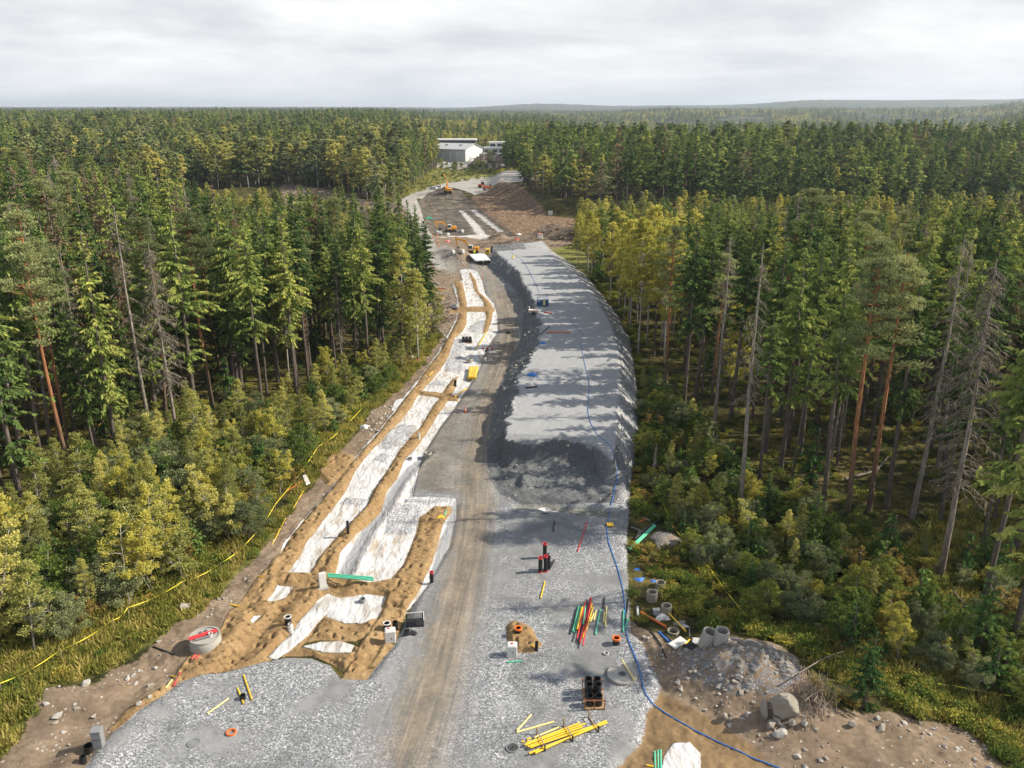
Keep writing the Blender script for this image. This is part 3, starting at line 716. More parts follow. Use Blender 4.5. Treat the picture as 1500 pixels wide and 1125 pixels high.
def mk_dead(seed, h, r, dens=1.0, zb=.3, top=True):
    R = np.random.RandomState(seed); mb, pts = trunk_mb(h, .0085 * h, seed, .35, top=.03)
    br = MB(); nb = int(150 * dens); Vs, Ts = [], []
    for i in range(nb):
        z = h * (zb + (1 - zb) * R.rand() ** .9) * .99; t = (h - z) / (h * (1 - zb)); a = R.rand() * 2 * PI
        L = r * (min(1, .1 + t * 1.7) ** .8) * (.45 + .65 * R.rand()); k = min(int(z / h * 9), 8)
        c = Vector(pts[k]).lerp(Vector(pts[k + 1]), z / h * 9 - k); d = Vector((math.cos(a), math.sin(a), 0))
        q = [c, c + d * L * .4 + Vector((0, 0, -.12 * L)), c + d * L * .75 + Vector((0, 0, -.42 * L)), c + d * L + Vector((0, 0, -.48 * L))]
        br.tube(q, [.026, .02, .013, .006], 3, caps=False)
        m = int(L / .13) + 2; s = R.rand(m) * .9 + .1
        pp = np.array([tuple(q[min(int(x * 3), 2)].lerp(q[min(int(x * 3), 2) + 1], x * 3 - min(int(x * 3), 2))) for x in s])
        la = np.array([-d.y, d.x, 0.0]) * np.sign(R.normal(size=m))[:, None]
        D = unit(la * (.5 + .5 * R.rand(m))[:, None] + np.array([d.x, d.y, 0]) * .5 + np.array([0, 0, -1]) * (.3 + .9 * R.rand(m))[:, None])
        l = .45 + .45 * R.rand(m); S = unit(np.cross(D, R.normal(size=(m, 3))))
        Vs.append(cards(pp + D * l[:, None] * .45, D, S, l, np.full(m, .045) + .03 * R.rand(m))); Ts.append(R.rand(m))
    tm = obj_mesh(mb, B_DEAD)
    V = np.concatenate(Vs)
    lm = leafmesh('twigs', V, M_DEADTWIG, np.concatenate(Ts)); bm_ = obj_mesh(br, B_DEAD)
    cm = join_mesh('dead_crown', bm_, lm)
    return Kind(tm, cm, h)

def mk_small(seed, mat, h, r, n, leaf, flat_=.8):
    """bush or tuft without a stem of its own"""
    R = np.random.RandomState(seed); Vs, Ts = [], []
    for i in range(n):
        a = R.rand() * 2 * PI; q = R.rand() ** .6 * r * .75; hh = h * (1 - .45 * (q / r)) * (.35 + .6 * R.rand())
        V, T_ = puff(R, (math.cos(a) * q, math.sin(a) * q, hh), r * (.28 + .2 * R.rand()), 34, leaf, .6, flat_, .15, .1)
        Vs.append(V); Ts.append(T_ + .3 * (R.rand() - .5))
    return leafmesh('bush', np.concatenate(Vs), mat, np.concatenate(Ts))

def mk_grass(seed, r=.5, h=.6, n=70):
    R = np.random.RandomState(seed); a = R.rand(n) * 2 * PI; q = R.rand(n) ** .5 * r
    base = np.stack([np.cos(a) * q, np.sin(a) * q, np.zeros(n)], 1)
    D = unit(np.stack([R.normal(size=n) * .5, R.normal(size=n) * .5, np.ones(n)], 1)); l = h * (.5 + .7 * R.rand(n)); S = unit(np.cross(D, R.normal(size=(n, 3))))
    return leafmesh('grass', cards(base + D * (l * .45)[:, None], D, S, l, .05 + .05 * R.rand(n)), M_GRASS, R.rand(n))

def build_kinds():
    K = {}
    K['spruce'] = [mk_spruce(11 + i, h, r, zb, 1, 1, None, rg) for i, (h, r, zb, rg) in enumerate([(27, 3.2, .22, .8), (25, 2.8, .34, .95), (28, 3.5, .28, .85), (23, 2.5, .16, .6), (26, 3.0, .42, 1.0), (27, 2.6, .54, .9), (26, 2.9, .47, .9)])]
    K['young'] = [mk_spruce(31 + i, h, r, .03, .75, 1.25, M_SPRUCE_DK, .25) for i, (h, r) in enumerate([(5.5, 1.5), (8, 1.9), (3.5, 1.1)])]
    K['pine'] = [mk_pine(41 + i, h, zb, r) for i, (h, zb, r) in enumerate([(27, .60, 2.7), (25, .68, 2.4), (28, .50, 2.9)])]
    K['birch'] = [mk_leafy(51 + i, h, r, zb, M_BIRCH, B_BIRCH, n, .27, 1, 1.0) for i, (h, r, zb, n) in enumerate([(17, 2.3, .32, 85), (14, 1.9, .25, 75), (19, 2.6, .4, 95)])]
    K['yellow'] = [mk_leafy(61 + i, h, r, zb, M_YELLOW, B_BIRCH, n, .30, 1, 1.1, .0075, .2) for i, (h, r, zb, n) in enumerate([(22, 3.2, .35, 110), (19, 2.8, .3, 95)])]
    K['sapling'] = [mk_leafy(71 + i, h, r, zb, m, B_BIRCH, n, .125, st, .62, .0075, .6) for i, (h, r, zb, n, st, m) in enumerate([(7, 1.15, .2, 80, 1, M_BIRCH), (5.5, .95, .15, 75, 2, M_BIRCH), (8.5, 1.15, .3, 85, 1, M_BIRCH), (6, 1.1, .3, 70, 3, M_YELLOW)])]
    K['willow'] = [mk_leafy(81 + i, h, r, .12, m, B_BIRCH, n, .12, 4, .8) for i, (h, r, n, m) in enumerate([(5.5, 2.1, 110, M_WILLOW), (4.2, 1.8, 90, M_WILLOW), (4.2, 1.7, 90, M_BUSH), (3.2, 1.3, 70, M_BUSH)])]
    K['rusty'] = [mk_leafy(91, 3.4, 1.2, .15, M_RUST, B_BIRCH, 55, .16, 3, .9)]
    K['dead'] = [mk_dead(101 + i, h, r, d, zb) for i, (h, r, d, zb) in enumerate([(26, 1.9, .55, .30), (24, 2.3, 1.1, .33), (27, 1.5, .38, .45)])]
    bt = [mk_spruce(111 + i, h, r, .30, 1, .9, M_BROWN, .5) for i, (h, r) in enumerate([(26, 2.5), (24, 2.2)])]
    K['withered'] = bt
    return K

LOWK = {}
def build_low():
    """coarser trees for the mass far behind"""
    L = {}
    def lo(h, r, zb, seed, mat=None, card=2.3, full=.34):
        mb, pts = trunk_mb(h, .0095 * h, seed, .1, 5, .04, 3); V, T_ = spruce_crown(seed, h, r, zb, full, card, .35)
        return join_mesh('spruce_far', obj_mesh(mb, B_SPRUCE), leafmesh('c', V, mat or M_SPRUCE, T_))
    L['spruce'] = [lo(25, 3.0, .2, 201), lo(22, 2.7, .15, 202), lo(27, 3.2, .3, 203)]
    L['withered'] = [lo(24, 2.3, .3, 207, M_BROWN, 1.8, .32)]
    def lf(h, r, zb, mat, seed, n=34, leaf=.75, bark=None):
        k = mk_leafy(seed, h, r, zb, mat, bark or B_BIRCH, n, leaf, 1, 1.1); return join_mesh('leafy_far', k.trunk, k.crown)
    L['birch'] = [lf(17, 2.6, .25, M_BIRCH, 211, 46), lf(14, 2.6, .15, M_BIRCH, 212, 44), lf(15, 3.2, .12, M_WILLOW, 213, 50)]
    L['yellow'] = [lf(17, 3.0, .2, M_YELLOW, 214, 46)]
    L['pine'] = [lf(25, 3.0, .5, M_PINE, 215, 40, .8, B_PINE)]
    return L

CLEARS = [(967,857,1.0),(954.5,878,1.3),(975,899,1.2),(986,927,1.3),(960,868,.9),(957,905,1.4),(940,898,.9),(1000,917,1.6),(992,946,1.7),(1020,943,1.2),(1045,945,2.0),(968,915,1.6),(985,908,1.4),
          (930,790,1.3),(942,784,1.7),(955,772,1.6),(945,764,1.2),(934,834,.8),(937,849,.9),(957,851,.8),(973,795,2.0),(958,705,.7),(1008,945,1.0),(933,897,.6),(1190,1000,2.5),(1285,692,2.0),(1255,702,1.6),(1400,698,2.0),(1450,694,2.0),(1410,888,1.2)]
def spot_free(X, Y):
    m = np.ones(X.shape, bool)
    for a, b_, r in CLEARS:
        x, y = G(a, b_); m &= (X - x) ** 2 + (Y - y) ** 2 > r * r
    return m

# ---- where things grow: outlines on the ground, from the photograph
def inpoly(poly, X, Y): return sdf(poly, X, Y, 0.0) > 0

def scatter_pts(poly, spacing, seed, jitter=1.0):
    R = np.random.RandomState(seed); x0, y0 = poly.min(0); x1, y1 = poly.max(0)
    xs = np.arange(x0, x1, spacing); ys = np.arange(y0, y1, spacing * .87)
    X, Y = np.meshgrid(xs, ys); X = X + (np.arange(len(ys)) % 2)[:, None] * spacing / 2
    X = (X + (R.rand(*X.shape) - .5) * spacing * jitter).ravel(); Y = (Y + (R.rand(*Y.shape) - .5) * spacing * jitter).ravel()
    m = inpoly(poly, X, Y); return X[m], Y[m]

L_NEAR = GP([(-500,1000),(-300,880),(0,765),(110,705),(225,645),(320,615),(400,585),(470,580),(545,560),(600,525),(624,470),(626,420),(612,385),(590,362),(530,350),(420,346),(400,360),(200,364),(-100,368),(-700,400)])
L_FAR = GP([(-900,300),(-200,292),(200,285),(415,275),(480,282),(531,297),(583,304),(592,285),(600,262),(630,250),(640,240),(620,222),(500,222),(-900,222)])
R_NEAR = GP([(2300,760),(1900,900),(1500,820),(1375,800),(1335,770),(1245,765),(1130,720),(1085,700),(1045,640),(1000,590),(965,560),(940,530),(915,480),(880,435),(845,395),(840,378),(900,385),(1100,392),(1500,400),(2300,440)])
R_FAR = GP([(722,281),(760,287),(800,303),(835,309),(900,318),(1100,320),(1400,315),(1900,300),(2300,235),(1500,222),(1100,224),(800,228),(745,234),(738,262)])
R_MID = GP([(850,372),(900,383),(1100,390),(1500,398),(2300,435),(2300,330),(1900,315),(1400,320),(1100,323),(900,326),(845,330)])
L_MID = GP([(-1000,400),(200,362),(400,358),(420,330),(200,322),(-1000,335)])
C_MID = GP([(560,262),(632,250),(640,243),(622,226),(560,226)])
BEHIND = GP([(560,222),(735,226),(860,222),(1600,215),(1500,196),(1100,198),(700,200),(400,198),(-200,202),(-200,220)])
L_BUSH = GP([(-400,1190),(-250,1100),(0,990),(110,930),(230,876),(318,836),(395,745),(445,690),(492,635),(545,588),(596,545),(624,498),(600,500),(540,540),(470,568),(400,585),(320,620),(225,650),(110,715),(0,775),(-300,890),(-600,1100)])
R_BUSH = GP([(930,560),(965,570),(1000,600),(1045,650),(1090,710),(1250,775),(1380,840),(1500,850),(1900,920),(1700,1140),(1500,1060),(1400,1000),(1300,990),(1200,935),(1120,905),(1040,850),(990,800),(955,740),(936,680),(938,620)])

HEROES = [
 # kind, variant, base px, height, label
 ('pine', 0, (104,702), 27, 'tall pine with orange upper trunk at the front of the left wood'),
 ('pine', 1, (312,598), 27, 'slender pine with bare reddish trunk left of the birches'),
 ('pine', 2, (500,498), 26, 'pine with full pale green crown near the middle of the left wood'),
 ('dead', 0, (222,642), 29, 'bare grey dead spruce with long straight trunk behind the willow bushes'),
 ('dead', 1, (262,650), 25, 'bare grey dead spruce with bushy dry twigs, right of its taller dead neighbour'),
 ('dead', 2, (74,650), 27, 'leaning dead spruce with pale trunk near the left edge'),
 ('spruce', 3, (172,672), 27, 'spruce with ragged hanging branches between the orange pine and dead spruces'),
 ('dead', 2, (140,650), 24, 'thin dead spruce stem right of the orange pine'),
 ('spruce', 0, (40,770), 28, 'big shaggy spruce at the left edge of the photo'),
 ('pine', 2, (20,700), 28, 'pale green pine at the far left above the shrubs'),
 ('spruce', 2, (628,478), 19.5, 'dark pointed spruce alone at the road end of the left wood'),
 ('birch', 0, (593,530), 20, 'tall thin birch with yellowing leaves beside the dark pointed spruce'),
 ('spruce', 4, (385,600), 26, 'tall spruce with bare lower trunk above the yellow shrubs'),
 ('spruce', 1, (435,580), 26, 'spruce with bare pale lower trunk right of the willow bushes'),
 ('pine', 1, (1240,770), 27, 'orange stemmed pine, left one of the pair in the right wood'),
 ('pine', 0, (1272,752), 27, 'orange stemmed pine, right one of the pair in the right wood'),
 ('dead', 2, (1084,752), 28, 'bare dead spruce with pale peeling trunk standing nearest the embankment'),
 ('dead', 0, (1336,760), 29, 'dead spruce with pale mossy trunk right of the orange pines'),
 ('dead', 1, (1376,850), 29, 'big leaning dead spruce in the shrubs, foremost of the right wood'),
 ('dead', 0, (1045,640), 26, 'grey dead spruce with fine drooping twigs above the shaded shrubs'),
 ('spruce', 4, (1120,672), 26, 'spruce with bare grey trunk behind the peeling dead one'),
 ('spruce', 1, (1143,690), 26, 'spruce with bare straight trunk left of the orange pines'),
 ('spruce', 4, (1298,745), 27, 'grey stemmed spruce directly right of the orange pines'),
 ('pine', 2, (975,575), 25, 'pale green pine in front of the yellow aspens'),
 ('yellow', 0, (935,520), 23, 'bright yellow aspen, foremost of those by the embankment'),
 ('spruce', 4, (1002,598), 26, 'tall bare stemmed spruce right of the pale green pine'),
 ('spruce', 0, (1480,960), 28, 'dark spruce at the right edge with a grey trunk'),
 ('spruce', 4, (1440,890), 27, 'spruce with bare trunk in the sunny grass at the right edge'),
 ('yellow', 1, (948,505), 24, 'full yellow aspen behind the foremost one'),
 ('withered', 0, (10,492), 29, 'wide grey brown withered spruce at the very left edge'),
 ('withered', 1, (62,478), 28, 'grey brown withered spruce right of the widest one at the left edge'),
 ('dead', 1, (108,470), 27, 'grey dead spruce with dry twigs behind the pale green pine at the left'),
 ('young', 1, (1265,1035), 6.2, 'dark young spruce standing alone behind the brush pile'),
 ('young', 1, (1430,965), 7.5, 'broad dark young spruce in the sunlit grass at lower right'),
 ('young', 1, (385,718), 7.0, 'bright green young spruce among the willow bushes'),
 ('young', 0, (300,650), 6.0, 'young spruce beside the slender reddish pine'),
]

def add_tree(kind, K, var, x, y, z, h, rz, label, cat, group, name, lean=(0, 0), wide=1.0):
    k = K[kind][var]; s = h / k.h
    o = bpy.data.objects.new(name, None); o.empty_display_size = .3
    o.location = (x, y, z); o.rotation_euler = (lean[0], lean[1], rz); o.scale = (s * wide, s * wide, s); link(o)
    tag(o, label, cat, group)
    a = bpy.data.objects.new('trunk', k.trunk); link(a, o)
    b = bpy.data.objects.new('crown', k.crown); link(b, o)
    return o

KN = {'spruce': ('spruce_tree', 'spruce tree'), 'pine': ('pine_tree', 'pine tree'), 'birch': ('birch_tree', 'birch tree'), 'yellow': ('aspen_tree', 'aspen tree'),
      'dead': ('dead_tree', 'dead tree'), 'withered': ('withered_spruce', 'dead tree'), 'young': ('young_spruce', 'young spruce'), 'sapling': ('sapling', 'sapling'),
      'willow': ('shrub', 'shrub'), 'rusty': ('shrub', 'shrub')}

def instancer(name, meshes, X, Y, Z, rot, scl, idx, label, cat, tilt=None):
    """one object of many copies (stuff): points + geometry nodes"""
    c = bpy.data.collections.new(name + '_sources')
    for i, me in enumerate(meshes):
        o = bpy.data.objects.new('%s_source' % name, me); o.name = '%s_%s' % (name, 'abcdefghijklmnop'[i]); c.objects.link(o)
    me = bpy.data.meshes.new(name); n = len(X)
    me.vertices.add(n); me.vertices.foreach_set('co', np.stack([X, Y, Z], 1).astype(np.float32).ravel())
    for nm, ar in (('rot', rot), ('scl', scl), ('wid', scl if tilt is None else tilt)):
        a = me.attributes.new(nm, 'FLOAT', 'POINT'); a.data.foreach_set('value', np.asarray(ar, np.float32))
    a = me.attributes.new('pick', 'INT', 'POINT'); a.data.foreach_set('value', np.asarray(idx, np.int32))
    o = bpy.data.objects.new(name, me); link(o); tag(o, label, cat, None, 'stuff')
    ng = bpy.data.node_groups.new(name + '_nodes', 'GeometryNodeTree')
    ng.interface.new_socket('Geometry', in_out='INPUT', socket_type='NodeSocketGeometry')
    ng.interface.new_socket('Geometry', in_out='OUTPUT', socket_type='NodeSocketGeometry')
    N = ng.nodes.new; L = ng.links.new
    gi = N('NodeGroupInput'); go = N('NodeGroupOutput'); ip = N('GeometryNodeInstanceOnPoints')
    ci = N('GeometryNodeCollectionInfo'); ci.inputs[0].default_value = c; ci.inputs['Separate Children'].default_value = True; ci.inputs['Reset Children'].default_value = True
    def at(nm, ty='FLOAT'):
        q = N('GeometryNodeInputNamedAttribute'); q.data_type = ty; q.inputs[0].default_value = nm; return q.outputs[0]
    cx = N('ShaderNodeCombineXYZ'); L(at('rot'), cx.inputs[2]); cs = N('ShaderNodeCombineXYZ'); s_ = at('wid'); L(s_, cs.inputs[0]); L(s_, cs.inputs[1]); L(at('scl'), cs.inputs[2])
    L(gi.outputs[0], ip.inputs['Points']); L(ci.outputs[0], ip.inputs['Instance']); ip.inputs['Pick Instance'].default_value = True
    L(at('pick', 'INT'), ip.inputs['Instance Index']); L(cx.outputs[0], ip.inputs['Rotation']); L(cs.outputs[0], ip.inputs['Scale'])
    L(ip.outputs[0], go.inputs[0])
    m = o.modifiers.new('scatter', 'NODES'); m.node_group = ng
    return o

def zone_kinds(R, n, probs):
    ks = list(probs); p = np.array([probs[k] for k in ks], float); p /= p.sum()
    return [ks[i] for i in R.choice(len(ks), n, p=p)]

def build_forest():
    K = build_kinds(); LO = build_low(); R = np.random.RandomState(5)
    hx, hy = [], []
    for kind, var, (px, py), h, lab in HEROES:
        p = P(px, py); hx.append(p.x); hy.append(p.y)
        lean = (0, 0)
        if 'leaning' in lab: lean = (0, rad(4) * (1 if px > 750 else -1))
        add_tree(kind, K, var, p.x, p.y, p.z - .05, h, R.rand() * 6.28, lab, KN[kind][1], None, KN[kind][0], lean)
    hx = np.array(hx); hy = np.array(hy)
    recs = []   # x, y, kind, height, zone, width
    def plant(poly, spacing, seed, probs, hr, zone, wide=1.0, cond=None, hf=None):
        X, Y = scatter_pts(poly, spacing, seed); r = np.random.RandomState(seed + 100)
        for x, y, k in zip(X, Y, zone_kinds(r, len(X), probs)):
            if abs(x / y) > 1.0 and y > 60 or y < 25: continue
            if ((hx - x) ** 2 + (hy - y) ** 2).min() < 5 and k not in ('willow', 'sapling', 'rusty'): continue
            if spacing > 4 and vnoise(np.array([x / 9.0 + seed]), np.array([y / 9.0]))[0] < .2: continue
            if cond is not None:
                k = cond(x, y, k, r)
                if k is None: continue
            h = r.uniform(*hr.get(k, hr['*']))
            if hf is not None: h *= hf(x, y, k)
            recs.append((x, y, k, h, zone, wide * r.uniform(.78, 1.28)))
    tall = {'*': (17, 29), 'birch': (14, 20), 'yellow': (17, 23), 'young': (3, 8)}
    def lnear(x, y, k, r):
        u = x / y
        if -.30 < u < -.12 and 190 < y < 300: return 'birch' if r.rand() < .45 else ('spruce' if k in ('dead', 'withered') else k)
        if u < -.3 and 215 < y < 300 and r.rand() < .5: return 'birch'
        if u < -.40 and 110 < y < 200 and r.rand() < .18: return 'withered'
        return k
    plant(L_NEAR, 4.3, 1, {'spruce': 66, 'pine': 8, 'birch': 5, 'dead': 6, 'young': 12, 'withered': 2}, tall, 'ln', .95, lnear, lambda x, y, k: 1 - float(.36 * sstep(125, 200, y) * sstep(-.42, -.32, x / y) + .2 * sstep(170, 250, y) * sstep(-.3, -.42, x / y)) if k != 'young' else 1)
    def rnear(x, y, k, r):
        u = x / y
        if .05 < u < .22 and y > 120: return 'yellow' if r.rand() < .72 else k
        if .2 < u < .5 and y > 200 and r.rand() < .25: return 'yellow'
        return k
    plant(R_NEAR, 4.6, 2, {'spruce': 74, 'pine': 5, 'dead': 8, 'young': 7, 'withered': 4, 'yellow': 2}, tall, 'rn', .95, rnear, lambda x, y, k: 1 - float(.30 * sstep(125, 200, y)) if k != 'young' else 1)
    plant(L_FAR, 7.2, 3, {'spruce': 52, 'pine': 17, 'birch': 24, 'withered': 5, 'yellow': 3}, {'*': (15, 29), 'birch': (17, 24), 'yellow': (15, 19)}, 'lf', 1.3,
          lambda x, y, k, r: ('birch' if r.rand() < .75 else k) if (y < 500 and x / y > -.5 and r.rand() < .62) or (y > 560 and x / y > -.2) or vnoise(np.array([x / 28.]), np.array([y / 45.]))[0] > .70 else k)
    def rfar(x, y, k, r):
        if x / y < .02 and y < 400: return 'spruce'
        if .02 < x / y < .12 and y < 400 and r.rand() < .3: return 'birch'
        return k
    plant(R_FAR, 6.8, 4, {'spruce': 82, 'pine': 6, 'birch': 4, 'withered': 7}, {'*': (15, 29), 'birch': (13, 18)}, 'rf', 1.28, rfar)
    plant(R_MID, 4.2, 5, {'young': 55, 'birch': 25, 'yellow': 12, 'spruce': 5}, {'*': (6, 11), 'birch': (7, 12), 'yellow': (8, 12), 'young': (4, 9), 'spruce': (8, 13)}, 'rm', 1.2)
    plant(L_MID, 4.4, 15, {'birch': 62, 'young': 12, 'spruce': 18, 'yellow': 8}, {'*': (9, 15), 'young': (5, 10), 'spruce': (10, 17)}, 'lm', 1.15)
    plant(GP([(440,300),(500,310),(560,318),(560,330),(420,322),(380,300)]), 9, 6, {'young': 60, 'birch': 30}, {'*': (4, 9)}, 'cc')
    # shrubs and saplings of the edges
    bush = {'*': (2.5, 5), 'sapling': (4.5, 9.0), 'willow': (3.0, 5.6), 'young': (2.5, 6.5), 'rusty': (2, 3.5)}
    plant(L_BUSH, 2.15, 7, {'sapling': 44, 'willow': 36, 'young': 15, 'rusty': 5}, bush, 'lb', 1.0, lambda x, y, k, r: None if (y > 92 and r.rand() < .45) else k, lambda x, y, k: .75 if y > 92 else 1.0)
    plant(R_BUSH, 2.0, 8, {'willow': 62, 'young': 22, 'sapling': 11, 'rusty': 5}, {'*': (1.6, 3.6), 'young': (2, 5), 'sapling': (2.5, 5)}, 'rb')
    plant(GP([(600,540),(660,520),(650,420),(640,400),(630,440),(610,490)]), 3.2, 9, {'sapling': 60, 'birch': 25, 'willow': 15}, {'*': (5, 9), 'birch': (11, 16), 'willow': (2, 4)}, 'le')
    plant(GP([(640,252),(760,254),(800,250),(800,240),(700,246),(640,247)]), 7, 10, {'willow': 60, 'sapling': 40}, {'*': (2, 5)}, 'fd')
    plant(GP([(592,292),(612,268),(636,256),(640,247),(600,262),(584,285)]), 5, 12, {'spruce': 45, 'birch': 45, 'withered': 10}, {'*': (18, 25), 'birch': (14, 19)}, 'le2')
    X = np.array([r[0] for r in recs]); Y = np.array([r[1] for r in recs]); Z = relief(X, Y)
    vis = np.abs(X / Y) < .80
    # the works stay clear of stems
    keepout = np.maximum.reduce([sdf(PLATFORM, X, Y), sdf(LEFTDIRT, X, Y), sdf(RIGHTDIRT, X, Y), sdf(EMB_BOT, X, Y), sdf(CUT, X, Y), sdf(FARROAD[0], X, Y), sdf(DARKX, X, Y)] + [sdf(f, X, Y) for f in FABRIC[:1]])
    ok = (keepout < -.7) & spot_free(X, Y)
    order = np.argsort(np.hypot(X, Y) + (~vis) * 500)
    cap = {'spruce': 270, 'pine': 110, 'birch': 110, 'yellow': 60, 'dead': 60, 'withered': 30, 'young': 110, 'sapling': 170, 'willow': 220, 'rusty': 60}
    used = dict.fromkeys(cap, 0); rest = {}
    ZL = {('birch', 'lm'): 'pale birch in the leafy band behind the left wood', ('young', 'lm'): 'young spruce in the leafy band behind the left wood', ('spruce', 'lm'): 'middling spruce in the leafy band behind the left wood', ('yellow', 'lm'): 'yellow aspen in the leafy band behind the left wood',
     ('spruce', 'ln'): 'tall green spruce in the crowd of the left wood beside the site', ('spruce', 'rn'): 'tall dark spruce in the crowd of the right wood beside the embankment',
     ('spruce', 'lf'): 'spruce of the second left wood behind the felled ground', ('spruce', 'rf'): 'spruce of the dark wood beyond the brown cut slope',
     ('pine', 'ln'): 'pine with pale green crown in the crowd of the left wood', ('pine', 'rn'): 'pine with pale green crown in the crowd of the right wood',
     ('pine', 'lf'): 'pine of the second left wood behind the felled ground', ('pine', 'rf'): 'pine of the dark wood beyond the brown cut slope',
     ('birch', 'ln'): 'yellow green birch among the spruces of the left wood', ('birch', 'rn'): 'yellow green birch among the spruces of the right wood',
     ('birch', 'lf'): 'pale green birch at the second left wood', ('birch', 'rf'): 'birch at the foot of the dark wood beyond the cut slope', ('birch', 'le'): 'thin birch at the road edge of the left wood', ('birch', 'le2'): 'birch beside the pale far road',
     ('spruce', 'le2'): 'spruce beside the pale far road', ('withered', 'le2'): 'brown withered spruce beside the pale far road',
     ('yellow', 'ln'): 'yellow aspen among the left spruces', ('yellow', 'rn'): 'yellow aspen in the bright group of the right wood', ('yellow', 'lf'): 'yellow aspen of the second left wood', ('yellow', 'rf'): 'yellow aspen at the dark wood beyond the cut slope',
     ('dead', 'ln'): 'bare grey dead spruce standing inside the left wood', ('dead', 'rn'): 'bare grey dead spruce standing inside the right wood',
     ('withered', 'ln'): 'brown withered spruce inside the left wood', ('withered', 'rn'): 'brown withered spruce inside the right wood', ('withered', 'lf'): 'brown withered spruce of the second left wood', ('withered', 'rf'): 'brown withered spruce of the dark wood beyond the cut slope',
     ('young', 'ln'): 'small dark spruce under the tall trees of the left wood', ('young', 'rn'): 'small dark spruce under the tall trees of the right wood', ('young', 'rm'): 'young spruce in the thicket behind the right wood',
     ('young', 'lb'): 'young green spruce among the left shrubs', ('young', 'rb'): 'young dark spruce among the shaded right shrubs', ('young', 'cc'): 'young spruce on the felled ground',
     ('birch', 'rm'): 'birch in the thicket behind the right wood', ('yellow', 'rm'): 'yellow aspen in the thicket behind the right wood', ('spruce', 'rm'): 'middling spruce in the thicket behind the right wood', ('birch', 'cc'): 'small birch on the felled ground',
     ('sapling', 'lb'): 'thin yellowing sapling among the sunlit left shrubs', ('sapling', 'rb'): 'sapling among the shaded right shrubs', ('sapling', 'le'): 'sapling at the road edge of the left wood', ('sapling', 'fd'): 'sapling on the far green field',
     ('willow', 'lb'): 'leafy shrub in the sunlit thicket left of the sand', ('willow', 'rb'): 'leafy shrub in the shaded thicket right of the gravel', ('willow', 'le'): 'low shrub at the road edge of the left wood', ('willow', 'fd'): 'low shrub on the far green field',
     ('rusty', 'lb'): 'rust brown shrub in the sunlit left thicket', ('rusty', 'rb'): 'rust brown shrub in the shaded right thicket'}
    ZG = {'ln': 'of the left wood', 'rn': 'of the right wood', 'lf': 'of the second left wood', 'rf': 'of the dark wood beyond the cut slope', 'lm': 'of the pale leafy band behind the left wood', 'rm': 'of the thicket behind the right wood', 'cc': 'on the felled ground', 'lb': 'of the sunlit left thicket', 'rb': 'of the shaded right thicket', 'le': 'at the road edge of the left wood', 'le2': 'beside the pale far road', 'fd': 'on the far green field'}
    for i in order:
        if not ok[i]: continue
        x, y, k, h, zn, wd = recs[i]; z = Z[i]
        if vis[i] and used[k] < cap[k] and y < 430:
            used[k] += 1
            v = R.randint(len(K[k]))
            if k == 'spruce' and zn == 'rn' and y < 150: v = R.choice([4, 5, 6])
            if k == 'sapling': v = R.choice(4, p=[.3, .3, .3, .1])
            if k == 'dead' and zn == 'rn': v = R.choice([0, 2])
            lab = ZL[(k, zn)]
            add_tree(k, K, v, x, y, z - .1, h, R.rand() * 6.28, lab, KN[k][1], KN[k][1] + 's ' + ZG[zn], KN[k][0], (R.normal() * .02, R.normal() * .02), wd)
        else:
            rest.setdefault((k, 'near' if y < 300 else 'far'), []).append((x, y, z, h, wd))
    print('trees', used, {k: len(v) for k, v in rest.items()})
    NM = {'spruce': 'spruce', 'pine': 'pine', 'birch': 'birch', 'yellow': 'aspen', 'dead': 'dead_tree', 'withered': 'withered_spruce', 'young': 'young_spruce', 'sapling': 'sapling', 'willow': 'shrub', 'rusty': 'rusty_shrub'}
    for (k, far), pts in rest.items():
        a = np.array(pts); n = len(a)
        if far == 'far' and k in LO:
            ms = LO[k]; hs = np.array([25., 22, 27]) if k == 'spruce' else np.array({'withered': [24.], 'birch': [17., 14, 15], 'yellow': [17.], 'pine': [25.]}[k])
        else:
            ms = [join_mesh('joined', q.trunk, q.crown) if q.crown.materials[0] != B_DEAD else q.crown for q in K[k]]; hs = np.array([q.h for q in K[k]])
            if k == 'dead':
                ms = [join3(q) for q in K[k]]
        idx = R.randint(0, len(ms), n)
        if k == 'sapling': idx = R.choice(4, n, p=[.31, .31, .31, .07])
        s = a[:, 3] / hs[idx]
        instancer('%s_stand%s' % (NM[k], '_behind' if far == 'far' else ''), ms, a[:, 0], a[:, 1], a[:, 2] - .1, R.rand(n) * 6.28, s, idx,
                  'mass of %ss %s' % (NM[k].replace('_', ' '), 'in the farther woods' if far == 'far' else 'deep in the near woods'), NM[k].replace('_', ' ') + ' mass', s * a[:, 4])
    # ---- woods beyond: 550 m to 3.5 km
    allx, ally = [], []
    for y0, y1, sp in ((585, 1000, 8.0), (1000, 1900, 11.0), (1900, 3600, 18.0)):
        ys = np.arange(y0, y1, sp)
        for yy in ys:
            xs = np.arange(-.74 * yy, .74 * yy, sp); xs = xs + (R.rand(len(xs)) - .5) * sp * .9
            allx.append(xs); ally.append(yy + (R.rand(len(xs)) - .5) * sp * .9)
    X = np.concatenate(allx); Y = np.concatenate(ally); u = X / Y
    clear = (np.abs(u + .035) < .085) & (Y < 830)                      # the yard and halls
    done = inpoly(L_FAR, X, Y) | inpoly(R_FAR, X, Y)
    open_ = (fbm(X / 260 + 3, Y / 420, 3) > .60) & (u > .02) & (Y > 1100)   # fields of the valley
    m = ~clear & ~done & ~open_
    X, Y, u = X[m], Y[m], u[m]; Z = relief(X, Y); n = len(X)
    tone = fbm(X / 150 + 9, Y / 230, 3) + .15 * R.rand(n)
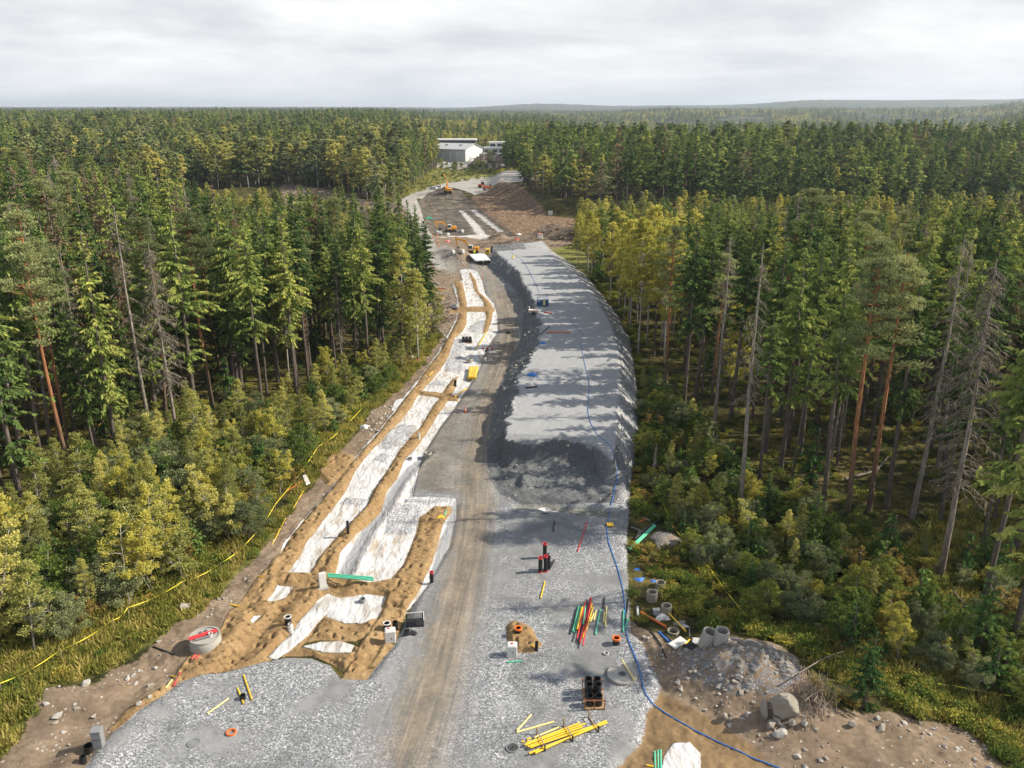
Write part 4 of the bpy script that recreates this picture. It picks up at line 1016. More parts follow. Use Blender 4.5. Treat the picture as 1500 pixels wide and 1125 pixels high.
    leafy = (tone > .60) | ((np.abs(u) < .14) & (Y < 980) & (R.rand(n) < .85)) | ((u > .05) & (Y > 1500) & (R.rand(n) < .35))
    q = R.rand(n); idx = np.where(leafy, 3 + np.minimum((q * 4.6).astype(int), 3), np.where(q < .05, 7, (q * 3).astype(int)))
    ms = LO['spruce'] + LO['birch'] + LO['yellow'] + LO['withered']
    big = np.where(Y > 1900, 1.9, np.where(Y > 1000, 1.6, 1.4)); s = (.55 + .55 * R.rand(n) + .35 * (fbm(X / 90, Y / 90, 2) - .5)) * np.where(leafy, .95, 1)
    s = np.where((np.abs(u) < .16) & (Y < 980), s * .85, s)
    Z = np.where(Y > 3300, Z - 8, Z)
    print('far trees', n)
    instancer('distant_forest', ms, X, Y, Z - .2, R.rand(n) * 6.28, s, idx, 'far forest of dark spruces and yellowing birches rolling to the horizon', 'forest', s * big)
    # ---- undergrowth, grass, stones
    under = [mk_small(301 + i, m_, h, r, n_, .13) for i, (m_, h, r, n_) in enumerate([(M_FERN, .7, .8, 9), (M_FERN, .5, .6, 7), (M_BUSH, .9, .8, 10), (M_RUST, .4, .5, 5)])]
    X1, Y1 = scatter_pts(R_BUSH, .95, 21); X2, Y2 = scatter_pts(L_BUSH, .95, 22); X3, Y3 = scatter_pts(GRASS[0], 1.0, 23); X4, Y4 = scatter_pts(GP([(921,700),(938,680),(960,740),(1000,800),(1070,860),(1130,905),(1200,935),(1180,960),(1130,950),(1060,944),(985,948),(930,915),(920,860),(919,800)]), .75, 24)
    X5, Y5 = scatter_pts(GP([(797,362),(830,352),(850,362),(890,400),(935,480),(940,560),(930,560),(912,480),(870,420),(830,385)]), 1.3, 25)
    X6, Y6 = scatter_pts(R_NEAR, 2.3, 26); X7, Y7 = scatter_pts(L_NEAR, 2.6, 27); X8, Y8 = scatter_pts(GP([(1180,960),(1240,985),(1300,990),(1500,1060),(1500,1180),(1470,1120),(1400,1070),(1230,1058),(1185,1025)]), .8, 28)
    X = np.concatenate([X1, X2, X3[::3], X4, X5, X6, X7, X8]); Y = np.concatenate([Y1, Y2, Y3[::3], Y4, Y5, Y6, Y7, Y8])
    work = np.maximum.reduce([sdf(PLATFORM, X, Y), sdf(LEFTDIRT, X, Y), sdf(RIGHTDIRT, X, Y), sdf(EMB_BOT, X, Y)])
    m = spot_free(X, Y) & (work < -.25) & (np.abs(X / Y) < .85) & (fbm(X / 3.0, Y / 3.0, 2) > .36) & (Y < 210); X, Y = X[m], Y[m]; n = len(X); print('under', n)
    mixnoise = fbm(X / 6, Y / 6, 2)
    idx = np.where((mixnoise > .56) & (X < 0), R.choice([1, 3], n), np.where(mixnoise > .62, R.choice([1, 3], n), R.choice([0, 2, 2], n))); s = .6 + .9 * R.rand(n)
    instancer('undergrowth', under, X, Y, relief(X, Y) - .05, R.rand(n) * 6.28, s, idx, 'low green and ochre leafy undergrowth at the edges of the woods', 'undergrowth')
    X9, Y9 = scatter_pts(FIELD, 3.2, 35); n9 = len(X9)
    instancer('field_scrub', under, X9, Y9, relief(X9, Y9), R.rand(n9) * 6.28, .8 + 2.2 * R.rand(n9) ** 3, R.randint(0, 4, n9), 'low scrub and tall weeds on the far green field', 'scrub')
    gr = [mk_grass(311 + i, .45, h, 80) for i, h in enumerate([.5, .75])]
    X1, Y1 = scatter_pts(np.concatenate([GRASS[0]]), .62, 31); X2, Y2 = scatter_pts(GP([(1130,940),(1240,900),(1300,830),(1500,640),(1700,800),(1700,1140),(1480,1120),(1400,1070),(1290,1040),(1180,985)]), .8, 32); X3, Y3 = scatter_pts(FIELD, 3.0, 33)
    X3, Y3 = scatter_pts(L_BUSH, .8, 34); X = np.concatenate([X1, X2, X3]); Y = np.concatenate([Y1, Y2, Y3])
    work = np.maximum.reduce([sdf(PLATFORM, X, Y), sdf(LEFTDIRT, X, Y), sdf(RIGHTDIRT, X, Y)])
    m = (work < .35) & (np.abs(X / Y) < .85) & (Y < 150) & (Y > 38) & (fbm(X / 1.7, Y / 1.7, 2) + .25 * np.clip(-work - .2, -.5, 1) > .42); X, Y = X[m], Y[m]; n = len(X); print('grass', n)
    instancer('grass', gr, X, Y, relief(X, Y) - .03, R.rand(n) * 6.28, .6 + .8 * R.rand(n), R.randint(0, 2, n), 'dry yellow green grass between the woods and the site', 'grass')

def join3(q):
    """trunk + already joined dead crown"""
    c = join_mesh('dead_whole', q.trunk, q.crown)
    return c
# ================================================================== things on the site
MT = {}
def mat(nm, c=None, **k):
    if nm not in MT: MT[nm] = flat(nm, c, **k)
    return MT[nm]
def mats():
    mat('yellow_plastic', (.78, .50, .03), rough=.45, dirt=.3); mat('pale_yellow_plastic', (.78, .66, .25), rough=.5, dirt=.3)
    mat('green_plastic', (.10, .50, .32), rough=.45, dirt=.3); mat('red_plastic', (.55, .04, .05), rough=.45, dirt=.3)
    mat('orange_plastic', (.75, .17, .03), rough=.5, dirt=.35); mat('black_plastic', (.012, .013, .015), rough=.4, dirt=.18)
    mat('blue_plastic', (.03, .16, .50), rough=.45, dirt=.2); mat('white_plastic', (.60, .59, .57), rough=.5, dirt=.4)
    mat('concrete', (.36, .35, .32), rough=.9, spec=.2, dirt=.5, bump=.4); mat('old_concrete', (.27, .25, .21), rough=.95, spec=.1, dirt=.6, bump=.5)
    mat('grey_metal', (.22, .23, .24), rough=.5, dirt=.4); mat('rust', (.27, .10, .04), rough=.9, dirt=.3); mat('wood', (.36, .22, .11), rough=.9, dirt=.4)
    mat('machine_yellow', (.82, .36, .02), rough=.4, dirt=.3); mat('machine_grey', (.06, .06, .065), rough=.6, dirt=.5); mat('track_rubber', (.03, .028, .026), rough=.9, dirt=.7)
    mat('glass', (.03, .045, .055), rough=.12, spec=.6, dirt=.1); mat('white_paint', (.66, .66, .65), rough=.4, dirt=.25); mat('orange_paint', (.80, .16, .03), rough=.4, dirt=.25)
    mat('cloth_white', (.60, .60, .60), rough=.9, spec=.1, dirt=.35, bump=.6); mat('hall_wall', (.46, .49, .53), rough=.6, dirt=.15); mat('hall_light', (.66, .66, .65), rough=.6, dirt=.12)
    mat('hall_roof', (.42, .43, .45), rough=.6, dirt=.3); mat('dark_wall', (.05, .055, .065), rough=.5, dirt=.2); mat('blue_paint', (.02, .10, .24), rough=.45, dirt=.25)
    mat('rock', (.30, .275, .235), rough=.95, spec=.1, dirt=.95, bump=.8, scale=1.5); mat('pale_rock', (.38, .36, .33), rough=.95, spec=.1, dirt=.5, bump=.8, scale=2)
    mat('dry_wood', (.30, .24, .19), rough=.95, spec=.1, dirt=.5); mat('tape', (.82, .68, .04), rough=.6, dirt=.1); mat('hivis', (.75, .80, .05), rough=.8, dirt=.2)
    mat('skin', (.50, .30, .22), rough=.7, dirt=.05); mat('car_silver', (.45, .46, .48), rough=.3, dirt=.15); mat('car_dark', (.04, .045, .06), rough=.3, dirt=.2); mat('green_paint', (.03, .30, .20), rough=.5)
    mat('pink_paint', (.75, .20, .18), rough=.5); mat('brown_dry', (.20, .075, .035), rough=.95, spec=.1, dirt=.3)

PIPEC = {'y': 'yellow_plastic', 'p': 'pale_yellow_plastic', 'g': 'green_plastic', 'r': 'red_plastic', 'o': 'orange_plastic', 'k': 'black_plastic', 'b': 'blue_plastic', 'w': 'white_plastic', 'c': 'grey_metal', 'u': 'rust'}
def pipe(a, b, c, label, r=.06, lift=0.0, group=None, name='pipe', za=None, zb=None):
    p = P(*a); q = P(*b)
    p.z = (p.z if za is None else za) + r + lift; q.z = (q.z if zb is None else zb) + r + lift
    mid = (p + q) / 2; mb = MB(); mb.hollow(p - mid, q - mid, r, r * .82, 10)
    # a slightly wider socket at one end, as such pipes have
    d = (q - p).normalized(); L = (q - p).length
    if L > 1.5: mb.hollow(p - mid, p - mid + d * .14, r * 1.18, r * .99, 10)
    o = mb.build(name, MT[PIPEC[c]], None, mid); return tag(o, label, 'pipe', group)

def standing(px, py, r, h, c, label, rim=None, name='riser_pipe', taper=1.0, cat='riser pipe', lean=(0, 0), rimh=.12, foot=None, sink=.2):
    p = P(px, py); t = empty(name, p); t.rotation_euler = (lean[0], lean[1], 0); tag(t, label, cat)
    mb = MB(); n = 18
    V = []; 
    prof = [(r, -sink), (r * taper, h), (r * taper * .86, h), (r * .86, -sink * .5)]
    for q, z in prof:
        for j in range(n): a = 2 * PI * j / n; V.append((math.cos(a) * q, math.sin(a) * q, z))
    for s in range(3): mb.add(V[s * n:(s + 2) * n], [(j, (j + 1) % n, n + (j + 1) % n, n + j) for j in range(n)], 0, s != 1)
    mb.add([v for v in V[3 * n:]], [tuple(range(n))], 0)
    for z in (h * .35, h * .7): mb.hollow((0, 0, z), (0, 0, z + .03), r * 1.05, r * .9, n)
    mb.build('pipe_body', MT[PIPEC[c]] if c in PIPEC else MT[c], t)
    if rim:
        m2 = MB(); m2.hollow((0, 0, h - rimh), (0, 0, h + .03), r * taper * 1.12, r * taper * .84, n); m2.build('rim', MT[PIPEC[rim]] if rim in PIPEC else MT[rim], t)
    if foot:
        m3 = MB(); m3.hollow((0, 0, -.02), (0, 0, rimh), r * 1.12, r * .8, n); m3.build('foot_ring', MT[foot], t)
    return t

def ring(px, py, r, h, label, wall=.12, mt='concrete', lean=(0, 0), name='concrete_ring', cat='concrete ring', sink=.15):
    p = P(px, py); n = 28; R = random.Random(px); mb = MB(); V = []
    prof = [(r, -sink), (r * 1.0, h * .5), (r, h - .05), (r - .03, h), (r - wall + .03, h), (r - wall, h - .05), (r - wall, -sink)]
    for q, z in prof:
        for j in range(n): a = 2 * PI * j / n; e = 1 + R.uniform(-.008, .008); V.append((math.cos(a) * q * e, math.sin(a) * q * e, z))
    for s in range(len(prof) - 1): mb.add(V[s * n:(s + 2) * n], [(j, (j + 1) % n, n + (j + 1) % n, n + j) for j in range(n)], 0, True)
    o = mb.build(name, MT[mt], None, p); o.rotation_euler = (lean[0], lean[1], 0); return tag(o, label, cat)

def rock(px, py, s, label, mt='rock', seed=0, name='boulder', cat='boulder', sq=(1, 1, .75), rz=0, sink=.25):
    import bmesh
    p = P(px, py); bm = bmesh.new(); bmesh.ops.create_icosphere(bm, subdivisions=3, radius=1); R = random.Random(seed + 3)
    pl = [(Vector((R.gauss(0, 1), R.gauss(0, 1), R.gauss(0, 1))).normalized(), R.uniform(.48, .80)) for _ in range(16)]
    for v in bm.verts:
        for nn, d in pl:
            e = v.co.dot(nn) - d
            if e > 0: v.co -= nn * e
        v.co += v.co.normalized() * (.05 * (vnoise(np.array([v.co.x * 3 + seed]), np.array([v.co.y * 3 + v.co.z * 2]))[0] - .5))
        v.co = Vector((v.co.x * sq[0], v.co.y * sq[1], v.co.z * sq[2])) * s
    me = bpy.data.meshes.new(name); bm.to_mesh(me); bm.free(); me.materials.append(MT[mt])
    o = bpy.data.objects.new(name, me); link(o); o.location = (p.x, p.y, p.z + s * sq[2] * (1 - sink) * .72); o.rotation_euler = (0, 0, rz); return tag(o, label, cat)

def sheet(corners, zoff, c, label, name, cat, sag=.05, n=8, thick=.03, seed=1):
    """a limp sheet between four ground pixels"""
    cs = [P(*q, zoff) for q in corners]; R = np.random.RandomState(seed); V = []
    mid = sum(cs, Vector()) / 4
    for k in (0, 1):
        for i in range(n + 1):
            for j in range(n + 1):
                a = cs[0].lerp(cs[1], j / n).lerp(cs[3].lerp(cs[2], j / n), i / n)
                w = sag * (float(vnoise(np.array([a.x * 2.1 + seed]), np.array([a.y * 2.3]))[0]) - .4)
                V.append(a - mid + Vector((0, 0, w + (thick if k == 0 else 0))))
    m = (n + 1) ** 2; Fs = []
    for i in range(n):
        for j in range(n):
            q = i * (n + 1) + j; Fs.append((q, q + 1, q + n + 2, q + n + 1)); Fs.append((m + q, m + q + n + 1, m + q + n + 2, m + q + 1))
    rim = [j for j in range(n + 1)] + [i * (n + 1) + n for i in range(1, n + 1)] + [n * (n + 1) + j for j in range(n - 1, -1, -1)] + [i * (n + 1) for i in range(n - 1, 0, -1)]
    for a, b in zip(rim, rim[1:] + rim[:1]): Fs.append((a, a + m, b + m, b))
    mb = MB(); mb.add(V, Fs, 0, True); o = mb.build(name, MT[c], None, mid); return tag(o, label, cat)

def rag(px, py, s, c, label, seed=0, name='rag', cat='rag', flat_=.3):
    p = P(px, py); mb = MB(); n = 9; R = random.Random(seed); V = []
    for i in range(n):
        for j in range(n):
            x = (i / (n - 1) - .5) * 2; y = (j / (n - 1) - .5) * 2; r2 = min(1, math.hypot(x, y))
            h = max(0, (1 - r2) ** .5) * flat_ * 2 + R.uniform(0, .22) * (1 - r2 * .7)
            k = s * (1 + .25 * math.sin(3 * math.atan2(y, x) + seed)); V.append((x * k, y * k * .8, h * s - .02))
    mb.add(V, [(i * n + j, i * n + n + j, i * n + n + j + 1, i * n + j + 1) for i in range(n - 1) for j in range(n - 1)], 0, False)
    o = mb.build(name, MT[c], None, p); return tag(o, label, cat)

def hose(pts, r, c, label, name='hose', cat='hose', wob=.12, seed=1, lift=0):
    R = random.Random(seed); g = []
    for (a, b) in zip(pts, pts[1:]):
        for k in range(5): g.append((a[0] + (b[0] - a[0]) * k / 5, a[1] + (b[1] - a[1]) * k / 5))
    g.append(pts[-1]); W = [P(*q) + Vector((0, 0, r * .9 + lift)) for q in g]
    for _ in range(3): W = [W[0]] + [Vector(((W[i - 1].x + 2 * W[i].x + W[i + 1].x) / 4, (W[i - 1].y + 2 * W[i].y + W[i + 1].y) / 4, W[i].z)) for i in range(1, len(W) - 1)] + [W[-1]]
    for q in W: q.z = hz(q.x, q.y) + r * .9 + lift
    o0 = W[0].copy(); mb = MB(); mb.tube([q - o0 for q in W], r, 8); o = mb.build(name, MT[c], None, o0); return tag(o, label, cat)

def box_thing(px, py, d, c, label, name, cat, rz=0, bev=.04, lift=0.0, parts=()):
    p = P(px, py); t = empty(name, (p.x, p.y, p.z + lift), rz); tag(t, label, cat)
    MB().box((0, 0, d[2] / 2 - .05), (d[0], d[1], d[2] + .1), None, 0, bev).build('body', MT[c], t)
    for nm, cc, ctr, dd in parts: MB().box(ctr, dd, None, 0, .02).build(nm, MT[cc], t)
    return t

def excavator(px, py, rz, a1, a2, a3, label, s=1.0, cabw=True, col='machine_yellow', swing=0.0):
    p = P(px, py); t = empty('excavator', p, rz); t.scale = (s, s, s); tag(t, label, 'excavator')
    for sd in (-1, 1):
        mb = MB(); n = 22; L, H, W = 3.9, .85, .55; V = []
        for k in (0, 1):
            for j in range(n):
                a = 2 * PI * j / n; cx = (L / 2 - H / 2) * (1 if math.cos(a) > 0 else -1); V.append((cx + math.cos(a) * H / 2, sd * 1.05 + (k - .5) * W, H / 2 + math.sin(a) * H / 2))
        mb.add(V, [(j, (j + 1) % n, n + (j + 1) % n, n + j) for j in range(n)] + [tuple(range(n)), tuple(range(2 * n - 1, n - 1, -1))])
        for j in range(26): mb.box((-L / 2 + .3 + (j % 13) * (L - .6) / 12, sd * 1.05, H + .02 if j < 13 else .0), (.12, W + .04, .07))
        tr = mb.build('track', MT['track_rubber'], t)
        wh = MB()
        for j in range(5): wh.tube([(-1.3 + j * .65, sd * 1.34, .4), (-1.3 + j * .65, sd * 1.38, .4)], .2, 10)
        wh.build('roller', MT['machine_grey'], tr)
    MB().box((0, 0, .72), (2.2, 1.6, .5), None, 0, .08).tube([(0, 0, .9), (0, 0, 1.12)], .62, 16).build('undercarriage', MT['machine_grey'], t)
    b = MB().box((-.35, 0, 1.3), (3.3, 2.5, .3), None, 0, .06).box((-1.3, 0, 1.85), (1.5, 2.5, .95), None, 0, .16).box((-.1, -.85, 1.75), (1.1, .8, .65), None, 0, .08)
    M = Matrix.Rotation(swing, 4, 'Z')
    ho = b.build('house', MT[col], t)
    MB().box((-1.35, .2, 2.36), (.7, 1.0, .10), None, 0, .03).tube([(-1.0, -.7, 2.3), (-1.0, -.7, 2.75)], .06, 8).build('exhaust', MT['machine_grey'], ho)
    MB().box((-2.07, 0, 1.75), (.04, 2.0, .5), None, 0, .01).build('grille', MT['machine_grey'], ho)
    cb = MB().box((.55, .78, 2.15), (1.45, .90, 1.55), None, 0, .12); cab = cb.build('cab', MT['white_paint' if cabw else col], t)
    MB().box((.60, .78, 2.32), (1.50, .72, .95), None, 0, .02).box((.60, .78, 2.32), (1.10, .96, .95), None, 0, .02).build('window', MT['glass'], cab)
    # boom, stick, bucket in the x-z plane
    o = Vector((.75, -.1, 1.6)); dv = lambda a, l: Vector((math.cos(a) * l, 0, math.sin(a) * l))
    k1 = o + dv(a1 + .28, 2.9); k2 = k1 + dv(a1 - .45, 2.9); k3 = k2 + dv(a2, 2.6); 
    def arm(ps, ws, th, nm, m, par):
        mb = MB(); V = []
        for i, q in enumerate(ps):
            d = (ps[min(i + 1, len(ps) - 1)] - ps[max(i - 1, 0)]).normalized(); n_ = Vector((-d.z, 0, d.x))
            for y in (-th / 2, th / 2):
                V.append(q + n_ * ws[i] / 2 + Vector((0, y, 0))); V.append(q - n_ * ws[i] / 2 + Vector((0, y, 0)))
        Fs = []
        for i in range(len(ps) - 1):
            a = i * 4; b2 = a + 4; Fs += [(a, a + 2, b2 + 2, b2), (a + 1, b2 + 1, b2 + 3, a + 3), (a, b2, b2 + 1, a + 1), (a + 2, a + 3, b2 + 3, b2 + 2)]
        Fs += [(0, 1, 3, 2), tuple(len(V) - 4 + q for q in (0, 2, 3, 1))]
        mb.add(V, Fs); return mb.build(nm, MT[m], par)
    bo = arm([o, k1, k2], [.45, .75, .34], .38, 'boom', col, t)
    MB().tube([o + Vector((.5, .35, -.2)), o.lerp(k1, .75) + Vector((0, .35, 0))], .08, 8).tube([o + Vector((.5, -.35, -.2)), o.lerp(k1, .75) + Vector((0, -.35, 0))], .08, 8).tube([k1 + Vector((0, 0, .42)), k2 + Vector((0, 0, .45)) - dv(a2, .3)], .08, 8).build('hydraulic_cylinder', MT['grey_metal'], bo)
    st = arm([k2 - dv(a2, .55), k2, k3], [.25, .5, .25], .3, 'stick', col, t)
    mb = MB(); e = Vector((math.cos(a3), 0, math.sin(a3))); f = Vector((-e.z, 0, e.x)); V = []
    prof = [k3, k3 + e * .35 + f * .55, k3 + e * .95 + f * .45, k3 + e * 1.15 - f * .05, k3 + e * .95 - f * .6]
    for y in (-.55, .55): V += [q + Vector((0, y, 0)) for q in prof]
    mb.add(V, [(0, 1, 6, 5), (1, 2, 7, 6), (2, 3, 8, 7), (3, 4, 9, 8), (0, 4, 3, 2, 1), (5, 6, 7, 8, 9)])
    for y in (-.45, -.15, .15, .45): mb.box(prof[4] + Vector((0, y, 0)), (.16, .1, .16))
    mb.build('bucket', MT['machine_grey'], t); return t

def car(px, py, rz, c, label, van=False):
    p = P(px, py); t = empty('parked_van' if van else 'parked_car', p, rz); tag(t, label, 'van' if van else 'car')
    L, W, H = (4.9, 1.95, 1.9) if van else (4.4, 1.8, 1.45); hh = H * .52
    b = MB().box((0, 0, .3 + (hh) / 2), (L, W, hh), None, 0, .18)
    def wedge(x0, x1, x2, x3, z0, z1, w0, w1): 
        return [(x0, -w0, z0), (x3, -w0, z0), (x3, w0, z0), (x0, w0, z0), (x1, -w1, z1), (x2, -w1, z1), (x2, w1, z1), (x1, w1, z1)], [(0, 1, 5, 4), (1, 2, 6, 5), (2, 3, 7, 6), (3, 0, 4, 7), (4, 5, 6, 7)]
    V, Fs = wedge(-L * .48 if van else -L * .38, -L * .46 if van else -L * .25, L * .18, L * .36, .3 + hh * .96, H, W * .48, W * .42); b.add(V, Fs)
    bd = b.build('body', MT[c], t)
    V, Fs = wedge(-L * .485 if van else -L * .37, -L * .465 if van else -L * .26, L * .20, L * .35, .3 + hh * 1.02, H * .93, W * .485, W * .44); MB().add(V, Fs).build('window', MT['glass'], t)
    for x in (-L * .3, L * .3):
        for y in (-1, 1):
            w = MB().tube([(x, y * (W / 2 - .16), .33), (x, y * (W / 2 + .02), .33)], .33, 14).build('wheel', MT['track_rubber'], t)
            MB().tube([(x, y * (W / 2 + .0), .33), (x, y * (W / 2 + .03), .33)], .19, 12).build('rim', MT['car_silver'], w)
    return t

def person(px, py, label, rz=0.0):
    p = P(px, py); me = bpy.data.meshes.new('person')
    J = [((0, 0, .95), .14), ((0, 0, 1.2), .15), ((0, 0, 1.42), .13), ((0, 0, 1.52), .06), ((0, .01, 1.62), .095), ((0, .0, 1.74), .085),
         ((.20, 0, 1.40), .06), ((.27, .03, 1.15), .05), ((.25, .14, .92), .04), ((-.20, 0, 1.40), .06), ((-.27, .03, 1.15), .05), ((-.25, .14, .92), .04),
         ((.10, 0, .88), .095), ((.12, .03, .48), .07), ((.12, 0, .08), .05), ((.12, .14, .04), .045), ((-.10, 0, .88), .095), ((-.13, .0, .48), .07), ((-.14, -.04, .08), .05), ((-.14, .10, .04), .045)]
    E = [(0, 1), (1, 2), (2, 3), (3, 4), (4, 5), (2, 6), (6, 7), (7, 8), (2, 9), (9, 10), (10, 11), (0, 12), (12, 13), (13, 14), (14, 15), (0, 16), (16, 17), (17, 18), (18, 19)]
    me.from_pydata([j[0] for j in J], E, []); o = bpy.data.objects.new('person', me); link(o); o.location = p; o.rotation_euler = (0, 0, rz)
    sk = o.modifiers.new('skin', 'SKIN')
    for i, v in enumerate(me.skin_vertices[0].data): v.radius = (J[i][1], J[i][1]); v.use_root = i == 0
    o.modifiers.new('sub', 'SUBSURF').levels = 2; me.materials.append(MT['skin']); tag(o, label, 'person')
    MB().tube([(0, 0, .88), (0, 0, 1.15), (0, 0, 1.44), (0, 0, 1.49)], [.185, .185, .17, .07], 14).tube([(.18, 0, 1.42), (.27, .02, 1.16), (.26, .11, .97)], [.075, .07, .06], 10).tube([(-.18, 0, 1.42), (-.27, .02, 1.16), (-.26, .11, .97)], [.075, .07, .06], 10).build('jacket', MT['hivis'], o)
    MB().tube([(.09, 0, .95), (.12, .03, .50), (.12, 0, .10)], [.12, .09, .075], 10).tube([(-.09, 0, .95), (-.13, 0, .50), (-.14, -.04, .10)], [.12, .09, .075], 10).build('trousers', MT['machine_grey'], o)
    MB().tube([(0, 0, 1.70), (0, 0, 1.77), (0, 0, 1.84)], [.13, .125, .06], 14).build('helmet', MT['white_paint'], o); return o

def cone(px, py, label, h=.8):
    p = P(px, py); t = empty('marker_cone', p); tag(t, label, 'traffic cone', 'orange cones and posts along the far tracks')
    MB().box((0, 0, .02), (.42, .42, .05)).build('base', MT['machine_grey'], t); MB().tube([(0, 0, .04), (0, 0, h)], [.17, .035], 12).build('cone_body', MT['orange_paint'], t)
    MB().tube([(0, 0, h * .5), (0, 0, h * .68)], [.115, .085], 12, caps=False).build('stripe', MT['white_paint'], t)

def tape(pts, z, label, sag=.25):
    W = []
    for q in pts:
        x, y = G(q[0], q[1], z)
        g = hz(x, y); W.append(Vector((x, y, max(z, g + .5))))
    o0 = Vector((W[0].x, W[0].y, 0)); t = empty('barrier_tape', o0); tag(t, label, 'barrier tape')
    mb = MB(); w = .026
    for a, b in zip(W, W[1:]):
        n = 8; V = []
        for i in range(n + 1):
            s = i / n; c = a.lerp(b, s) - o0 - Vector((0, 0, sag * 4 * s * (1 - s))); tw = 1.2 * math.sin(s * 9 + a.x)
            d = (b - a).normalized(); sd = Vector((-d.y, d.x, 0)); u = sd * math.cos(tw) * w + Vector((0, 0, math.sin(tw) * w)); V += [c + u, c - u]
        mb.add(V, [(2 * i, 2 * i + 1, 2 * i + 3, 2 * i + 2) for i in range(n)])
    mb.build('tape_band', MT['tape'], t)
    for q in W: 
        g = hz(q.x, q.y); MB().tube([(0, 0, g - .2 - 0), (0, 0, q.z + .08)], .025, 6).build('stake', MT['dry_wood'], t, (q.x - o0.x, q.y - o0.y, 0))

def log(a, b, r, label, seed=0):
    p, q = P(*a), P(*b); m = (p + q) / 2; mb = MB(); n = 6; R = random.Random(seed); pts = []
    for i in range(n + 1):
        c = p.lerp(q, i / n); c.z = max(c.z, hz(c.x, c.y)) + r + .25; pts.append(c - m + Vector((R.uniform(-.05, .05), R.uniform(-.05, .05), 0)))
    mb.tube(pts, [r * (1 - .5 * i / n) for i in range(n + 1)], 8)
    for i in range(7):
        c = pts[R.randint(1, n - 1)]; mb.tube([c, c + Vector((R.uniform(-.8, .8), R.uniform(-.8, .8), R.uniform(.1, .9)))], [.03, .01], 4)
    o = mb.build('fallen_log', B_DEAD, None, m); tag(o, label, 'log')

